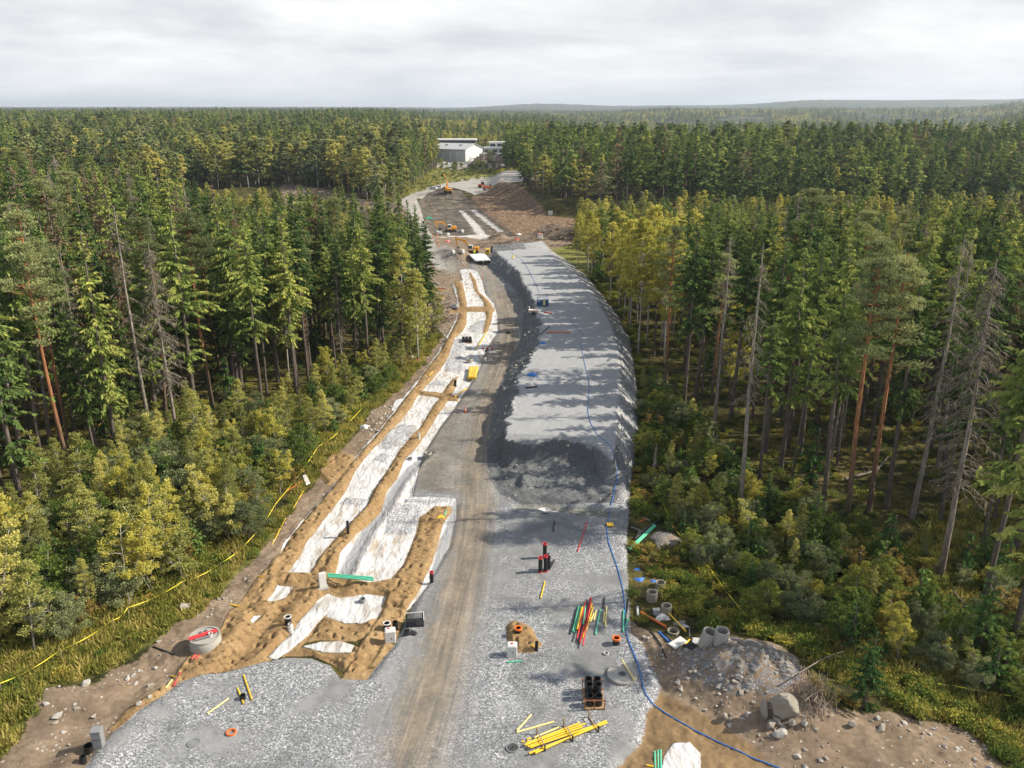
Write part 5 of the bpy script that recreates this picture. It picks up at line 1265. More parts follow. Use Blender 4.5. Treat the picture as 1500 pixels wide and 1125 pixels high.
def hall():
    C = P(682, 238); th = rad(28); L = Vector((-math.cos(th), math.sin(th), 0)); Wd = Vector((math.sin(th), math.cos(th), 0))
    t = empty('industrial_hall', C); tag(t, 'long pale grey industrial hall with white gable end beyond the yard', 'hall')
    def q(a, b, z): return L * a + Wd * b + Vector((0, 0, z))
    ln, wd, h, rh = 52, 27, 9.5, 13.2
    MB().add([q(0, 0, -1), q(ln, 0, -1), q(ln, 0, h), q(0, 0, h)], [(0, 1, 2, 3)]).add([q(ln, 0, -1), q(ln, wd, -1), q(ln, wd, h), q(ln, wd / 2, rh), q(ln, 0, h)], [(0, 1, 2, 3, 4)]).add([q(ln, wd, -1), q(0, wd, -1), q(0, wd, h), q(ln, wd, h)], [(0, 1, 2, 3)]).build('wall', MT['hall_wall'], t)
    MB().add([q(-.01, 0, -1), q(-.01, wd, -1), q(-.01, wd, h), q(-.01, wd / 2, rh), q(-.01, 0, h)], [(0, 4, 3, 2, 1)]).build('gable_wall', MT['hall_light'], t)
    rf = MB()
    for y0, z0, y1, z1 in ((-.8, h - .1, wd / 2, rh + .25), (wd / 2, rh + .25, wd + .8, h - .1)):
        rf.add([q(-.8, y0, z0), q(ln + .8, y0, z0), q(ln + .8, y1, z1), q(-.8, y1, z1), q(-.8, y0, z0 + .4), q(ln + .8, y0, z0 + .4), q(ln + .8, y1, z1 + .4), q(-.8, y1, z1 + .4)], [(0, 1, 2, 3), (4, 7, 6, 5), (0, 4, 5, 1), (3, 2, 6, 7), (0, 3, 7, 4), (1, 5, 6, 2)])
    r = rf.build('roof', MT['hall_roof'], t)
    for a in (9, 22, 36): 
        m = MB(); c = q(a, wd * .3, h + 3.0); m.box(c, (2.2, 1.2, 1.2), None, 0, .1); m.build('roof_vent', MT['grey_metal'], r)
    for a in (7.5, 14.0, 20.5, 27, 34): MB().box(q(a, -.12, (h - 2) / 2), (.8, .25, h - 1.8), Matrix.Rotation(-th, 3, 'Z')).build('pilaster', MT['hall_light'], t)
    MB().box(q(-.1, 8, 1.8), (.12, 4, 4.2), Matrix.Rotation(-th, 3, 'Z')).build('gate', MT['hall_roof'], t)
    # dark hall behind
    B = P(640, 228); t2 = empty('dark_hall', (B.x - 4, B.y + 25, B.z)); tag(t2, 'dark flat roofed hall with light roof edge behind the pale hall', 'hall')
    MB().box((18, 12, 6), (40, 24, 13)).build('wall', MT['dark_wall'], t2); MB().box((18, 12, 12.8), (41.5, 25.5, 1.0)).build('roof', MT['hall_light'], t2)
    for i in range(5): MB().box((2 + i * 8, -.08, 10.5), (5.2, .2, 1.4)).build('window', MT['glass'], t2)
    # stepped white office
    A = P(702, 236); t3 = empty('office_building', (A.x + 1, A.y + 6, A.z)); tag(t3, 'stepped white office building with dark window bands right of the pale hall', 'building')
    rv = None
    for lv, (x0, x1, y0, y1, z0, z1) in enumerate(((0, 46, 0, 22, 0, 5.2), (3, 46, 5, 22, 5.2, 9.6), (7, 46, 10, 22, 9.6, 13.6))):
        MB().box(((x0 + x1) / 2, (y0 + y1) / 2, (z0 + z1) / 2 - (.5 if lv == 0 else 0)), (x1 - x0, y1 - y0, z1 - z0 + (1 if lv == 0 else 0))).build('storey', MT['hall_light'] if lv != 1 else MT['hall_wall'], t3)
        MB().box(((x0 + x1) / 2, (y0 + y1) / 2, z1 + .2), (x1 - x0 + 1.6, y1 - y0 + 1.6, .45)).build('roof_edge', MT['white_paint'], t3)
        for i in range(7): MB().box((x0 + 2.6 + i * 5.6, y0 - .06, (z0 + z1) / 2), (4.2, .16, 2.0)).build('window', MT['glass'], t3)
    cars = [(651, 240.5, 'white_paint'), (656, 240.6, 'car_silver'), (661, 240.2, 'car_dark'), (666, 240.7, 'white_paint'), (671, 240.2, 'white_paint'), (676, 240.6, 'car_dark'), (681, 240.3, 'white_paint'), (691, 238.5, 'white_paint'), (697, 236.8, 'car_silver')]
    wh = ['first from the left', 'second from the left', 'third from the left', 'fourth from the left', 'in the middle of the row', 'right of the middle one', 'before the hall corner', 'in front of the white gable', 'in front of the office']
    for i, (a, b, c) in enumerate(cars): car(a, b, rad(60 + 11 * i % 40), c, {'white_paint': 'white', 'car_silver': 'silver', 'car_dark': 'dark'}[c] + ' car parked below the hall, ' + wh[i])

def build_objects():
    mats()
    # --- coloured pipes lying on the stone
    pl = [((844.8,892),(835.2,929.6),'k','black pipe on the left edge of the coloured heap'),((848,888),(838.8,926.4),'g','outer left green pipe of the coloured heap'),((850.6,890.4),(841.2,928),'g','second green pipe from the left in the coloured heap'),
      ((849.6,900),(845.2,919.2),'g','short green pipe tucked beside the orange yellow one'),((853,893.6),(845.8,926.4),'y','thick orange yellow pipe in the left half of the heap'),((857.2,885.6),(845.2,940.4),'r','pinkish red pipe reaching low in the left half of the heap'),
      ((854.6,902.4),(851.4,917.2),'p','short pale yellow pipe between the green ones'),((860.8,884.8),(847.4,942.4),'k','long black pipe in the middle of the coloured heap'),((857.6,892),(854.2,919),'g','middle green pipe of the coloured heap, the shorter one'),((860.4,889),(851,930.4),'g','middle green pipe of the coloured heap, the longer one'),
      ((864.8,878.4),(849.4,944.4),'r','red pipe reaching highest in the coloured heap'),((866.2,880.8),(853.6,950),'r','red pipe reaching lowest in the coloured heap'),((867,885.6),(853,936),'y','yellow pipe beside the red ones'),((868.6,892),(858.4,926.4),'y','yellow pipe on the right edge of the heap'),
      ((870,899.2),(864.4,912),'p','short pale yellow pipe just right of the heap'),((873.2,895.2),(869.6,910.4),'p','second short pale yellow pipe right of the heap'),((879.6,894),(872,930.4),'g','green pipe with black end lying alone right of the heap'),
      ((885.2,897.6),(884.4,912.8),'p','shorter of two pale yellow pipes side by side'),((888.4,889.6),(886.8,920),'p','longer of two pale yellow pipes side by side'),((885.2,877.2),(883.6,892),'k','short black pipe above the two pale yellow pipes'),
      ((913.6,895.2),(912.8,926.4),'g','long green pipe beside the blue hose'),((919.2,907.2),(916.4,921.2),'g','short green pipe at the gravel edge beside the blue hose'),((920,878.4),(915.6,912.8),'k','black pipe at the gravel edge beside the green pipes'),
      ((860,765),(846,809),'r','slim red pipe lying alone on grey stone below the creek'),((795,752.5),(848,754),'k','long dark pipe lying along the little creek'),((812,765),(810,779),'k','short dark pipe on the stone left of the red pipe'),((798,853),(792,877),'y','yellow pipe lying alone below the black tubes'),
      ((743,971),(765,969),'g','short green pipe before the white box'),((977,902),(1004,931),'y','yellow pipe leaning across the rubbish on the green slope'),((998,950),(1010,938),'y','short yellow pipe right of the white board'),((939,899),(976,920),'o','thick orange pipe among the concrete rings'),
      ((937,764),(948,761),'o','short orange pipe at the wood edge above the green ducts'),((800.3,487.3),(836,487.7),'o','orange pipe lying across the embankment top'),((791.3,490.7),(804.7,478.7),'k','black pipe at the embankment edge left of the orange one'),
      ((797,458),(809,459.7),'r','red pipe on the embankment below the blue hut'),((770,569),(787,567),'k','black pipe on the left edge of the embankment'),((750.5,379.5),(753,374),'y','yellow pipe on the far end of the embankment'),((225,948),(255,960),'k','black pipe on the dirt bank left of the big concrete ring'),
      ((304,1046),(335,1024),'p','pale yellow rod on the stone left of the black hole'),((357,990),(369,1026),'y','long yellow pipe right of the black hole'),((348,1009),(357,1032),'y','yellow pipe left of the black hole'),((379,845),(385,846),'y','small yellow pipe end at the sand corner'),
      ((337,886),(350,889),'y','yellow pipe stub at the sand edge above the big ring'),((251,991),(264,994),'y','yellow pipe end crossing the red ones at the sand tip'),((265,986),(254,1006),'r','red pipe end at the sand tip'),((252,997),(243,1009),'p','pale pipe end at the sand tip'),
      ((292,955),(280,966),'r','red duct coming out below the big ring, upper'),((297,956),(285,967),'r','red duct coming out below the big ring, lower'),((911,972),(929,1001),'p','pale yellow pipe lying over the concrete lid'),
      ((713,487),(697,513),'y','thin yellow pipe on the white cloth beside the trench'),((666,582),(684,570),'y','yellow pipe at the end of the cross ridge'),((628.7,552),(634,545),'y','small yellow pipe on the left sand ridge'),
      ((638.7,422.7),(652,423.3),'r','red pipe stored at the road edge of the left wood'),((636,425.5),(654.7,427),'y','yellow pipe stored at the road edge of the left wood'),((650.7,460),(661,472),'w','pale rod in the slash at the wood edge'),((717,334),(727,338),'u','rusty pipe by the white strips of the far works'),
      ((718,301),(732,306),'y','yellow plank pipe at the top of the far drain'),((958.7,1102),(960,1130),'g','left of three green pipes at the lower edge'),((963.4,1101),(964.4,1129),'g','middle of three green pipes at the lower edge'),((967.6,1099.5),(968.2,1128),'g','right of three green pipes at the lower edge'),
      ((947,1122),(957,1124),'y','yellow pipe end left of the three green pipes')]
    for i, (a, b, c, lab) in enumerate(pl):
        far = a[1] < 640; r = .06 if a[1] > 700 else .075
        if 'thick' in lab: r = .11
        if 'slim' in lab or 'rod' in lab: r = .05
        lift = .11 * (i % 3) if i < 14 and i not in (0, 1, 2) else 0
        if 'over the concrete lid' in lab: lift = .24
        if 'across the rubbish' in lab: lift = .35
        if 'beside the blue hose' in lab: lift = .0
        pipe(a, b, c, lab, r * (1.3 if far else 1), lift)
    # --- heap of yellow pipes with its frames
    ye = [((770.4,1092.3),(849.3,1061.9),'top long pipe of the upper yellow bundle'),((768.8,1095),(857.3,1063.5),'second long pipe of the upper yellow bundle'),((773,1096.7),(853,1067.7),'third long pipe of the upper yellow bundle'),((776.8,1098.6),(876.5,1064.6),'longest and lowest pipe of the upper yellow bundle'),
          ((780.5,1104),(854,1075.7),'shortest pipe of the lower yellow bundle'),((775.2,1107.2),(889.3,1061.9),'longest pipe of the lower yellow bundle'),((784,1106),(888,1058.5),'outer pipe of the lower yellow bundle')]
    for i, (a, b, lab) in enumerate(ye): pipe(a, b, 'y', lab, .065, .10 + .04 * (i % 2))
    for a, b, lab in (((757,1071),(777.9,1048),'pale yellow pipe slanting up left of the yellow bundle'),((757,1073.6),(811.5,1058),'long pale yellow pipe above the yellow bundle'),((782,1081.6),(820.5,1065.6),'pale yellow pipe touching the top of the yellow bundle')): pipe(a, b, 'p', lab, .06)
    for a, b, lab in (((764,1087.7),(768.3,1087.7),'yellow offcut nearest the black cover'),((772,1084),(778,1082),'yellow offcut under the pale pipe'),((772,1086.5),(776,1088),'yellow offcut left of the yellow bundle end')): pipe(a, b, 'y', lab, .06)
    for k, (a, b) in enumerate((((787,1077),(798,1100)),((826,1064),(838.5,1086)),((863,1051),(876,1072)))):
        p, q = P(*a), P(*b); t = empty('pipe_rack', p); tag(t, ['left', 'middle', 'right'][k] + ' wooden holding frame across the yellow pipe bundle', 'rack'); v = q - p
        d = v.normalized(); up = Vector((0, 0, 1))
        MB().tube([Vector((0, 0, .36)), v + Vector((0, 0, .36))], .035, 4).build('top_rail', MT['grey_metal'], t); MB().tube([Vector((0, 0, .05)), v + Vector((0, 0, .05))], .045, 4).build('bottom_rail', MT['wood'], t)
        MB().tube([Vector((0, 0, 0)) - d * .03, Vector((0, 0, .62)) - d * .03], .05, 4).build('post', MT['wood'], t); MB().tube([v + d * .03, v + Vector((0, 0, .5)) + d * .03], .05, 4).build('post', MT['black_plastic'], t)
    # --- black tubes on a rack
    t = empty('tube_rack', P(869, 1024)); tag(t, 'rusty brown rack round the black tubes below the concrete lid', 'rack'); c0 = P(869, 1024)
    mb = MB(); w, dp = .68, 1.05
    for x in (-w, 0, w):
        mb.box((x, -dp, .38), (.06, .06, .9)); mb.box((x, dp, .38), (.06, .06, .9))
    mb.build('post', MT['rust'], t); MB().box((0, -dp - .05, .78), (2 * w + .1, .05, .08)).box((0, 0.1, .78), (2 * w + .1, .05, .08)).box((0, dp + .05, .78), (2 * w + .1, .05, .08)).build('rail', MT['rust'], t); MB().box((0, 0, .03), (2 * w + .1, 2 * dp, .06)).build('base_board', MT['wood'], t)
    for i, (dx, dy, h) in enumerate(((-.31, .72, 1.2), (.31, .72, 1.2), (-.31, .12, 1.2), (.31, .12, 1.2), (-.31, -.62, .85), (.31, -.62, .85))):
        m = MB(); m.hollow((0, 0, .07), (0, 0, h), .265, .235, 20).hollow((0, 0, h * .55), (0, 0, h * .62), .28, .25, 20)
        o = m.build('black_tube', MT['black_plastic'], None, c0 + Vector((dx, dy, 0))); tag(o, ['back left', 'back right', 'middle left', 'middle right', 'front left', 'front right'][i] + ' wide black tube standing in the rusty rack', 'tube')
    for i, (a, b, h) in enumerate(((791.5,838,1.5),(799.3,837,1.6),(798,817,1.5))):
        standing(a, b, .19, h, 'k', ['left front', 'right front', 'rear'][i] + ' black tube with red rims standing on the grey stone', 'r', 'riser_pipe', foot='red_plastic')
    standing(804, 834, .14, 1.35, 'k', 'plain black tube behind the red rimmed ones'); pipe((806,833),(812,822),'k','black pipe leaning beside the red rimmed tubes',.08,.05); pipe((803,812),(804,822),'k','black pipe lying behind the red rimmed tubes',.09)
    standing(902.5, 943, .27, .55, 'k', 'black pot with orange brown rim left of the blue hose', 'o', 'inspection_pot', 1.1); standing(759, 926, .24, .4, 'k', 'black pot with orange rim on the small sand heap', 'o', 'inspection_pot', 1.15)
    standing(339, 1074, .30, .10, 'k', 'orange rimmed pipe mouth flush with the stone at lower left', 'o', 'pipe_mouth'); standing(786, 953, .13, .8, 'k', 'short black pipe beside the small sand heap'); standing(888, 958, .20, .12, 'w', 'white rimmed pipe mouth above the concrete lid', None, 'pipe_mouth')
    pipe((779,946),(783,949),'y','yellow stub beside the short black pipe',.06)
    standing(632.5, 853, .17, 1.05, 'k', 'black pipe with red rim right of the last sand ridge', 'r'); standing(510, 781, .14, 1.3, 'k', 'thin black pipe rising from the middle sand ridge')
    standing(422.5, 915, .27, .75, 'k', 'black riser pipe with white inside on the lower sand field', 'w', rimh=.04); standing(426, 926, .24, .8, 'w', 'white tapering chamber in front of the black riser', None, 'inspection_chamber', .7)
    standing(531, 882, .27, .35, 'c', 'grey pipe cap sticking out of the white cloth', None, 'capped_pipe'); standing(567, 922, .29, .6, 'k', 'black riser behind the white box, left one', 'w', rimh=.04); standing(579, 920, .22, .6, 'k', 'black riser behind the white box, right one')
    standing(131, 1100, .31, .45, 'k', 'wide black pipe with white inside beside the grey pillar', None, rimh=.04); standing(122.5, 1117, .2, .5, 'k', 'narrow black pipe at the lower left corner'); standing(356, 1024, .2, .35, 'k', 'black hole ring between the yellow pipes', None, 'pipe_mouth')
    standing(667, 566, .2, 1.0, 'k', 'black riser at the bend of the second sand ridge'); standing(720.5, 372, .2, 2.4, 'k', 'dark upright pipe behind the stone bank crest'); standing(614, 643, .16, .8, 'w', 'white post on the second sand ridge'); standing(744.7, 488, .3, .3, 'k', 'dark lid on the haul track')
    for a, b, lab in ((751, 1096, 'round black cover left of the yellow bundle'), (284, 1089, 'round dark grey cover set in the stone at lower left'), (599, 672, 'round black cover at the head of the grey trench')):
        p = P(a, b); t = empty('manhole_cover', p); tag(t, lab, 'manhole cover')
        MB().tube([(0, 0, -.05), (0, 0, .05)], .36, 28, smooth=False).build('lid', MT['black_plastic' if b != 1089 else 'grey_metal'], t); m = MB(); m.hollow((0, 0, -.06), (0, 0, .07), .43, .37, 28); m.build('frame', MT['grey_metal'], t)
        m = MB()
        for r_ in (.12, .22, .30): m.hollow((0, 0, .045), (0, 0, .062), r_ + .015, r_, 24)
        m.build('rib', MT['grey_metal'], t)
    # --- boxes
    box_thing(750, 959, (.80, .70, 1.0), 'white_plastic', 'white plastic box with red cap beside the small sand heap', 'cable_box', 'box', .0, .08, 0, [('cap', 'red_plastic', (0, 0, 1.03), (.16, .16, .06)), ('port', 'machine_grey', (.05, -.36, .45), (.1, .03, .1))])
    box_thing(572, 938, (.85, .7, 1.05), 'white_plastic', 'white box in front of two black risers', 'cable_box', 'box', rad(10), .08, 0, [('cap', 'red_plastic', (-.1, .1, 1.08), (.14, .14, .06)), ('port', 'machine_grey', (.1, -.36, .4), (.1, .03, .1))])
    box_thing(473, 861, (.62, .28, 1.5), 'white_plastic', 'tall white slab box standing on the sand beside the green ducts', 'cable_box', 'box', rad(28), .04, 0, [('foot', 'concrete', (0, 0, .02), (.9, .7, .2))])
    box_thing(146, 1094, (.62, .6, 1.35), 'grey_metal', 'grey pillar box at the lower left corner', 'pillar_box', 'box', rad(8), .06, 0, [('lid', 'grey_metal', (0, 0, 1.38), (.66, .64, .10)), ('seam', 'machine_grey', (0, -.3, .8), (.63, .03, .04))])
    for i in range(3): pipe((480 + i * .6, 849.5 + i * 2.1), (547 + i * .5, 855 + i * 2.0), 'g', ['upper', 'middle', 'lower'][i] + ' green duct beside the tall white slab box', .075, .55)
    # black slatted pallet and bag
    p = P(608, 913); t = empty('plastic_pallet', p, rad(8)); tag(t, 'black slatted crate at the edge of the sand', 'crate')
    MB().box((0, 0, .04), (1.4, 1.1, .1)).build('base', MT['black_plastic'], t)
    for k in range(9): MB().box((-.6 + k * .15, 0, .55), (.05, 1.1, .06)).build('slat', MT['black_plastic'], t)
    for x in (-.66, .66):
        for y in (-.5, .5): MB().box((x, y, .3), (.08, .08, .55)).build('post', MT['black_plastic'], t)
    MB().box((0, .56, .62), (1.5, .06, .06)).box((.72, 0, .62), (.06, 1.1, .06)).build('top_rail', MT['white_plastic'], t)
    rag(600, 927, .5, 'black_plastic', 'crumpled black bag below the slatted crate', 2, 'plastic_bag', 'bag')
    # --- concrete
    p = P(302, 946); t = empty('concrete_chamber', p); t.scale = (.88, .88, .9); tag(t, 'big round concrete chamber with slab top and red pipes on it, at the sand edge', 'concrete chamber')
    MB().tube([(0, 0, -.3), (0, 0, .35), (0, 0, .95), (0, 0, 1.0)], [1.34, 1.34, 1.30, 1.24], 40).build('wall', MT['concrete'], t); m = MB(); m.hollow((0, 0, .98), (0, 0, 1.10), 1.32, 1.18, 40); m.build('rim', MT['concrete'], t)
    m = MB(); m.hollow((-.55, .45, 1.0), (-.55, .45, 1.05), .14, .09, 14); m.hollow((-.2, .75, 1.0), (-.2, .75, 1.05), .14, .09, 14); m.build('opening', MT['machine_grey'], t)
    for i in range(3):
        a = Vector((-1.1 + .11 * i, -.48 - .13 * i, 1.06)); b = Vector((.66 + .11 * i, .66 - .13 * i, 1.06)); m = MB(); m.hollow(a, b, .055, .045, 10); o = m.build('pipe', MT['red_plastic'], None, p); tag(o, ['upper', 'middle', 'lower'][i] + ' red pipe lying on the big concrete chamber', 'pipe')
    m = MB(); m.hollow(Vector((-.45, -.68, 1.04)), Vector((.5, -.15, 1.04)), .06, .05, 10); tag(m.build('pipe', MT['grey_metal'], None, p), 'grey pipe lying on the big concrete chamber', 'pipe')
    m = MB(); m.hollow(Vector((.42, -.05, .95)), Vector((.5, -.05, 1.2)), .17, .14, 14); tag(m.build('pipe_bend', MT['white_plastic'], None, p), 'white pipe collar on the big concrete chamber', 'pipe')
    p = P(911.5, 990); t = empty('concrete_slab', p); tag(t, 'large round concrete lid with a manhole in the middle, on grey stone', 'concrete lid')
    m = MB(); m.hollow((0, 0, -.05), (0, 0, .19), 1.1, .34, 44); m.build('slab', MT['concrete'], t); m = MB(); m.tube([(0, 0, .1), (0, 0, .16)], .24, 24); m.build('cover', MT['machine_grey'], t); m = MB(); m.hollow((0, 0, .1), (0, 0, .21), .34, .25, 30); m.build('frame', MT['grey_metal'], t)
    ring(967, 859, .47, .45, 'grey concrete ring half sunk in the weeds, the highest of the group', mt='old_concrete'); ring(960, 868, .47, .08, 'concrete ring sunk flush in the ground behind another', mt='old_concrete')
    ring(954.5, 879, .48, .85, 'upright concrete ring with thick wall, in the weeds below the sunken ones', mt='old_concrete'); ring(975.5, 900, .46, .9, 'upright concrete ring above the white rags', mt='old_concrete'); ring(986, 928, .48, .3, 'low concrete ring with rubbish inside, at the end of the orange pipe', mt='old_concrete')
    ring(1034, 945, .58, 1.25, 'left one of two tall pale concrete rings by the stone mound', lean=(rad(4), rad(12))); ring(1055, 944, .54, 1.2, 'right one of two tall pale concrete rings by the stone mound', lean=(rad(2), rad(3)))
    ring(627, 668, .45, .5, 'grey concrete ring at the edge of the haul track'); ring(688, 531, .5, .7, 'pale concrete ring on the white cloth, left of two'); ring(708, 529, .5, .7, 'pale concrete ring on the white cloth, right of two'); ring(714, 522, .45, .6, 'pale concrete ring beside the red striped board')
    # --- rubbish on the right slope
    sheet([(978,945),(996,934),(1007,942),(989,953)], .12, 'white_plastic', 'white board lying among the rubbish', 'board', 'board', .02); sheet([(1014,936),(1026,937),(1025,947),(1013,945)], .1, 'white_plastic', 'small white board left of the tall concrete rings', 'board', 'board', .04)
    sheet([(955,892),(966,892),(968,902),(958,903)], .1, 'grey_metal', 'dark sheet behind the white rags', 'sheet', 'sheet', .15); rag(970, 905, .55, 'cloth_white', 'crumpled white rags on the dark sheet', 3); rag(996, 914, .45, 'grey_metal', 'grey tangle of rubbish right of the white rags', 5, 'rubbish', 'rubbish'); rag(1003, 918, .3, 'cloth_white', 'small pale scrap right of the grey tangle', 8)
    rag(933.5, 834, .3, 'blue_plastic', 'small blue bag at the gravel edge, the upper one', 4, 'plastic_bag', 'bag', .12); rag(936.5, 849, .42, 'blue_plastic', 'blue bag at the gravel edge, the larger one', 6, 'plastic_bag', 'bag', .12); rag(957.5, 851, .3, 'blue_plastic', 'blue scrap beside the highest concrete ring', 7, 'plastic_bag', 'bag', .12)
    sheet([(932,890),(935,890),(936,904),(933,904)], .1, 'cloth_white', 'narrow white strip of cloth at the gravel edge', 'sheet', 'sheet', .2); hose([(952,925),(962,936),(970,950),(975.5,964)], .055, 'black_plastic', 'black hose curving down the dirt heap', 'hose', 'hose')
    pipe((965,928),(980,942),'b','blue pipe beside the white board',.09); pipe((969,927),(985,941),'k','black pipe beside the blue one',.06); rag(1011, 948, .55, 'black_plastic', 'black plastic tangle below the short yellow pipe', 11, 'plastic_bag', 'bag'); pipe((1009.5,922),(1009.8,936),'c','grey rod standing up from the rubbish',.03,.2)
    for i in range(2): pipe((960 - i * 2.2, 773 - i * 1.0), (923 - i * 2.2, 808 - i * 1.4), 'g', ['right', 'left'][i] + ' one of two green ducts at the wood edge', .10, .1)
    for i in range(4): pipe((967 - i * 4, 764 + i * 2.5), (934 - i * 1.5, 783 + i * 3.2), 'k', ['highest', 'second', 'third', 'lowest'][i] + ' of four black pipes beside the green ducts', .10, .1)
    for a, b, l in (((952,756),(966,761),'upper'),((941,763),(952,768),'middle'),((924,777),(936,782),'lower')): pipe(a, b, 'c', l + ' grey batten across the black pipes', .04, .38)
    for i in range(4): pipe((889 + i * 2.6, 768), (890.5 + i * 2.6, 773), 'y', ['first', 'second', 'third', 'fourth'][i] + ' yellow pipe stub in the muddy end of the creek', .07, .1)
    # --- hoses
    hose([(850,500),(853,517),(858,540),(864,565),(860,600),(865,621),(876,639),(895,653),(904,680)], .035, 'blue_plastic', 'thin blue line along the right half of the embankment top', 'hose', 'hose')
    hose([(904,680),(904,699),(897,733),(888,771),(891,795),(903,827),(913,864),(915.5,896),(917,932),(935,972),(943,1014),(956,1032),(988,1054),(1033,1078),(1100,1110),(1180,1140)], .042, 'blue_plastic', 'long blue hose running from the end of the embankment down to the lower right', 'hose', 'hose', seed=3)
    hose([(740,367.5),(762,378),(770,388),(783,412),(790,430)], .035, 'blue_plastic', 'thin blue line on the far end of the embankment', 'hose', 'hose')
    hose([(833,467),(847,482),(857,494)], .035, 'blue_plastic', 'thin blue line on the embankment below the site container', 'hose', 'hose')
    hose([(455,700),(430,745),(410,775),(398,800)], .05, 'yellow_plastic', 'yellow hose along the left edge of the sand', 'hose', 'hose')
    # --- middle ground
    sheet([(686,375.5),(709,374),(719,385),(696,386.5)], .6, 'white_paint', 'large flat white tarpaulin between sand pile and bank', 'tarpaulin', 'tarpaulin', .25); sheet([(687,541),(701,541),(697,558),(685,558)], .25, 'yellow_plastic', 'stack of yellow mats beside the haul track', 'mat_stack', 'mats', .2, thick=.25)
    sheet([(443,702),(448,700),(455,714),(449,717)], .5, 'white_plastic', 'pale metal plate at the edge of the left thicket', 'plate', 'plate', .02); pipe((420,724),(446,706),'o','thin orange rod under the pale plate',.04,.3); rag(646.7, 441, 1.2, 'yellow_plastic', 'yellow tarpaulin heap at the road edge of the left wood', 12, 'tarpaulin', 'tarpaulin')
    sheet([(648,444),(668,447),(671,454),(650,450)], .1, 'machine_grey', 'dark rubber sheet beside the first sand ridge', 'sheet', 'sheet', .3); rag(612, 529.5, .7, 'orange_paint', 'orange buoy like bag at the wood edge', 13, 'plastic_bag', 'bag'); rag(604, 526, .9, 'cloth_white', 'pinkish white cloth at the wood edge', 14); rag(704.7, 524, .35, 'orange_paint', 'orange lump between the pale rings', 15, 'plastic_bag', 'bag')
    rag(795, 503, .5, 'blue_plastic', 'small blue rag on the embankment edge', 16); rag(780, 550, .7, 'blue_plastic', 'larger blue rag on the embankment', 17); rag(534, 626, .6, 'cloth_white', 'white scrap at the edge of the left thicket', 18)
    p = P(684, 500); t = empty('pipe_crate', p, rad(5)); tag(t, 'grid of dark crates standing on the white cloth', 'crate')
    for i in range(3):
        for j in range(4): m = MB(); m.hollow((-.6 + i * .6, -.9 + j * .6, 0), (-.6 + i * .6, -.9 + j * .6, .6), .27, .22, 8); m.build('cell', MT['black_plastic'], t)
    MB().box((0, 0, .03), (1.9, 2.5, .08)).build('base', MT['wood'], t)
    p = P(714, 517); t = empty('barrier_board', p); tag(t, 'red and white striped barrier board beside the pale rings', 'barrier')
    for i in range(5): MB().box((-.8 + i * .4, 0, .8), (.4, .05, .3)).build('stripe', MT['red_plastic' if i % 2 == 0 else 'white_paint'], t)
    for x in (-.7, .7): MB().box((x, .06, .4), (.07, .05, .9)).build('post', MT['wood'], t)
    rag(645, 757, .35, 'yellow_plastic', 'yellow scrap at the top of the last sand ridge', 21); pipe((651,758),(654,749),'g','small green pipe end at the top of the last sand ridge',.06,.1)
    # blue hut
    p = P(795, 449); t = empty('site_container', p); tag(t, 'small blue site container with white lid on the embankment', 'container')
    MB().box((0, .9, .75), (2.3, 1.7, 1.25), None, 0, .05).build('body', MT['blue_paint'], t); MB().box((0, .9, 1.46), (2.4, 1.75, .12), Matrix.Rotation(rad(7), 3, 'X'), 0, .03).build('lid', MT['white_paint'], t)
    MB().box((.28, .02, .75), (.45, .05, 1.0)).build('door', MT['pale_yellow_plastic'], t); MB().box((0, 2.15, .8), (2.1, .8, 1.1), None, 0, .05).build('rear_box', MT['machine_grey'], t); MB().box((-.75, .02, 1.1), (.5, .04, .2)).build('plate', MT['white_paint'], t)
    MB().box((0, .9, .1), (2.0, 1.4, .15)).build('skid', MT['rust'], t)
    hose([(795.5,449.5),(793.5,453),(792,457)], .07, 'green_plastic', 'green hose from the blue container', 'hose', 'hose', lift=.2)
    p = P(783, 459); t = empty('white_trailer', p, rad(-4)); tag(t, 'low white trailer with red and yellow striped edge below the blue container', 'trailer')
    MB().add([(-1.1, -.5, .3), (.8, -.5, .3), (1.3, 0, .3), (.8, .5, .3), (-1.1, .5, .3), (-1.15, -.5, .75), (.8, -.5, .75), (1.35, 0, .75), (.8, .5, .75), (-1.15, .5, .75)], [(4, 3, 2, 1, 0), (5, 6, 7, 8, 9), (0, 1, 6, 5), (1, 2, 7, 6), (2, 3, 8, 7), (3, 4, 9, 8), (4, 0, 5, 9)]).box((-1.05, .2, 1.0), (.15, .5, .6), None, 0, .04).build('body', MT['white_paint'], t)
    for i in range(6): MB().box((-.85 + i * .3, -.53, .66), (.3, .05, .18)).build('stripe', MT['red_plastic' if i % 2 else 'yellow_plastic'], t)
    for y in (-.52, .52): MB().tube([(-.2, y, .25), (-.2, y * 1.2, .25)], .27, 14).build('wheel', MT['track_rubber'], t)
    MB().tube([(1.3, 0, .4), (2.0, 0, .35)], .05, 6).build('drawbar', MT['grey_metal'], t)
    # machines
    excavator(692, 372, PI + .06, rad(42), rad(-100), rad(-120), 'yellow excavator with white cab working beside the sand pile', .92)
    excavator(660, 340, PI + .25, rad(30), rad(-115), rad(-150), 'yellow excavator on the dark ground of the far works', .95)
    excavator(656, 283, rad(120), rad(78), rad(30), rad(-80), 'orange excavator with raised arm on the pale far road', 1.05, False)
    car(640, 277, rad(175), 'white_paint', 'white van parked on the pale far road', True); car(634.5, 277.5, rad(170), 'white_paint', 'white car in front of the white van on the far road')
    p = P(706, 275); t = empty('road_roller', p, rad(20)); tag(t, 'orange road roller on the pale far road', 'roller')
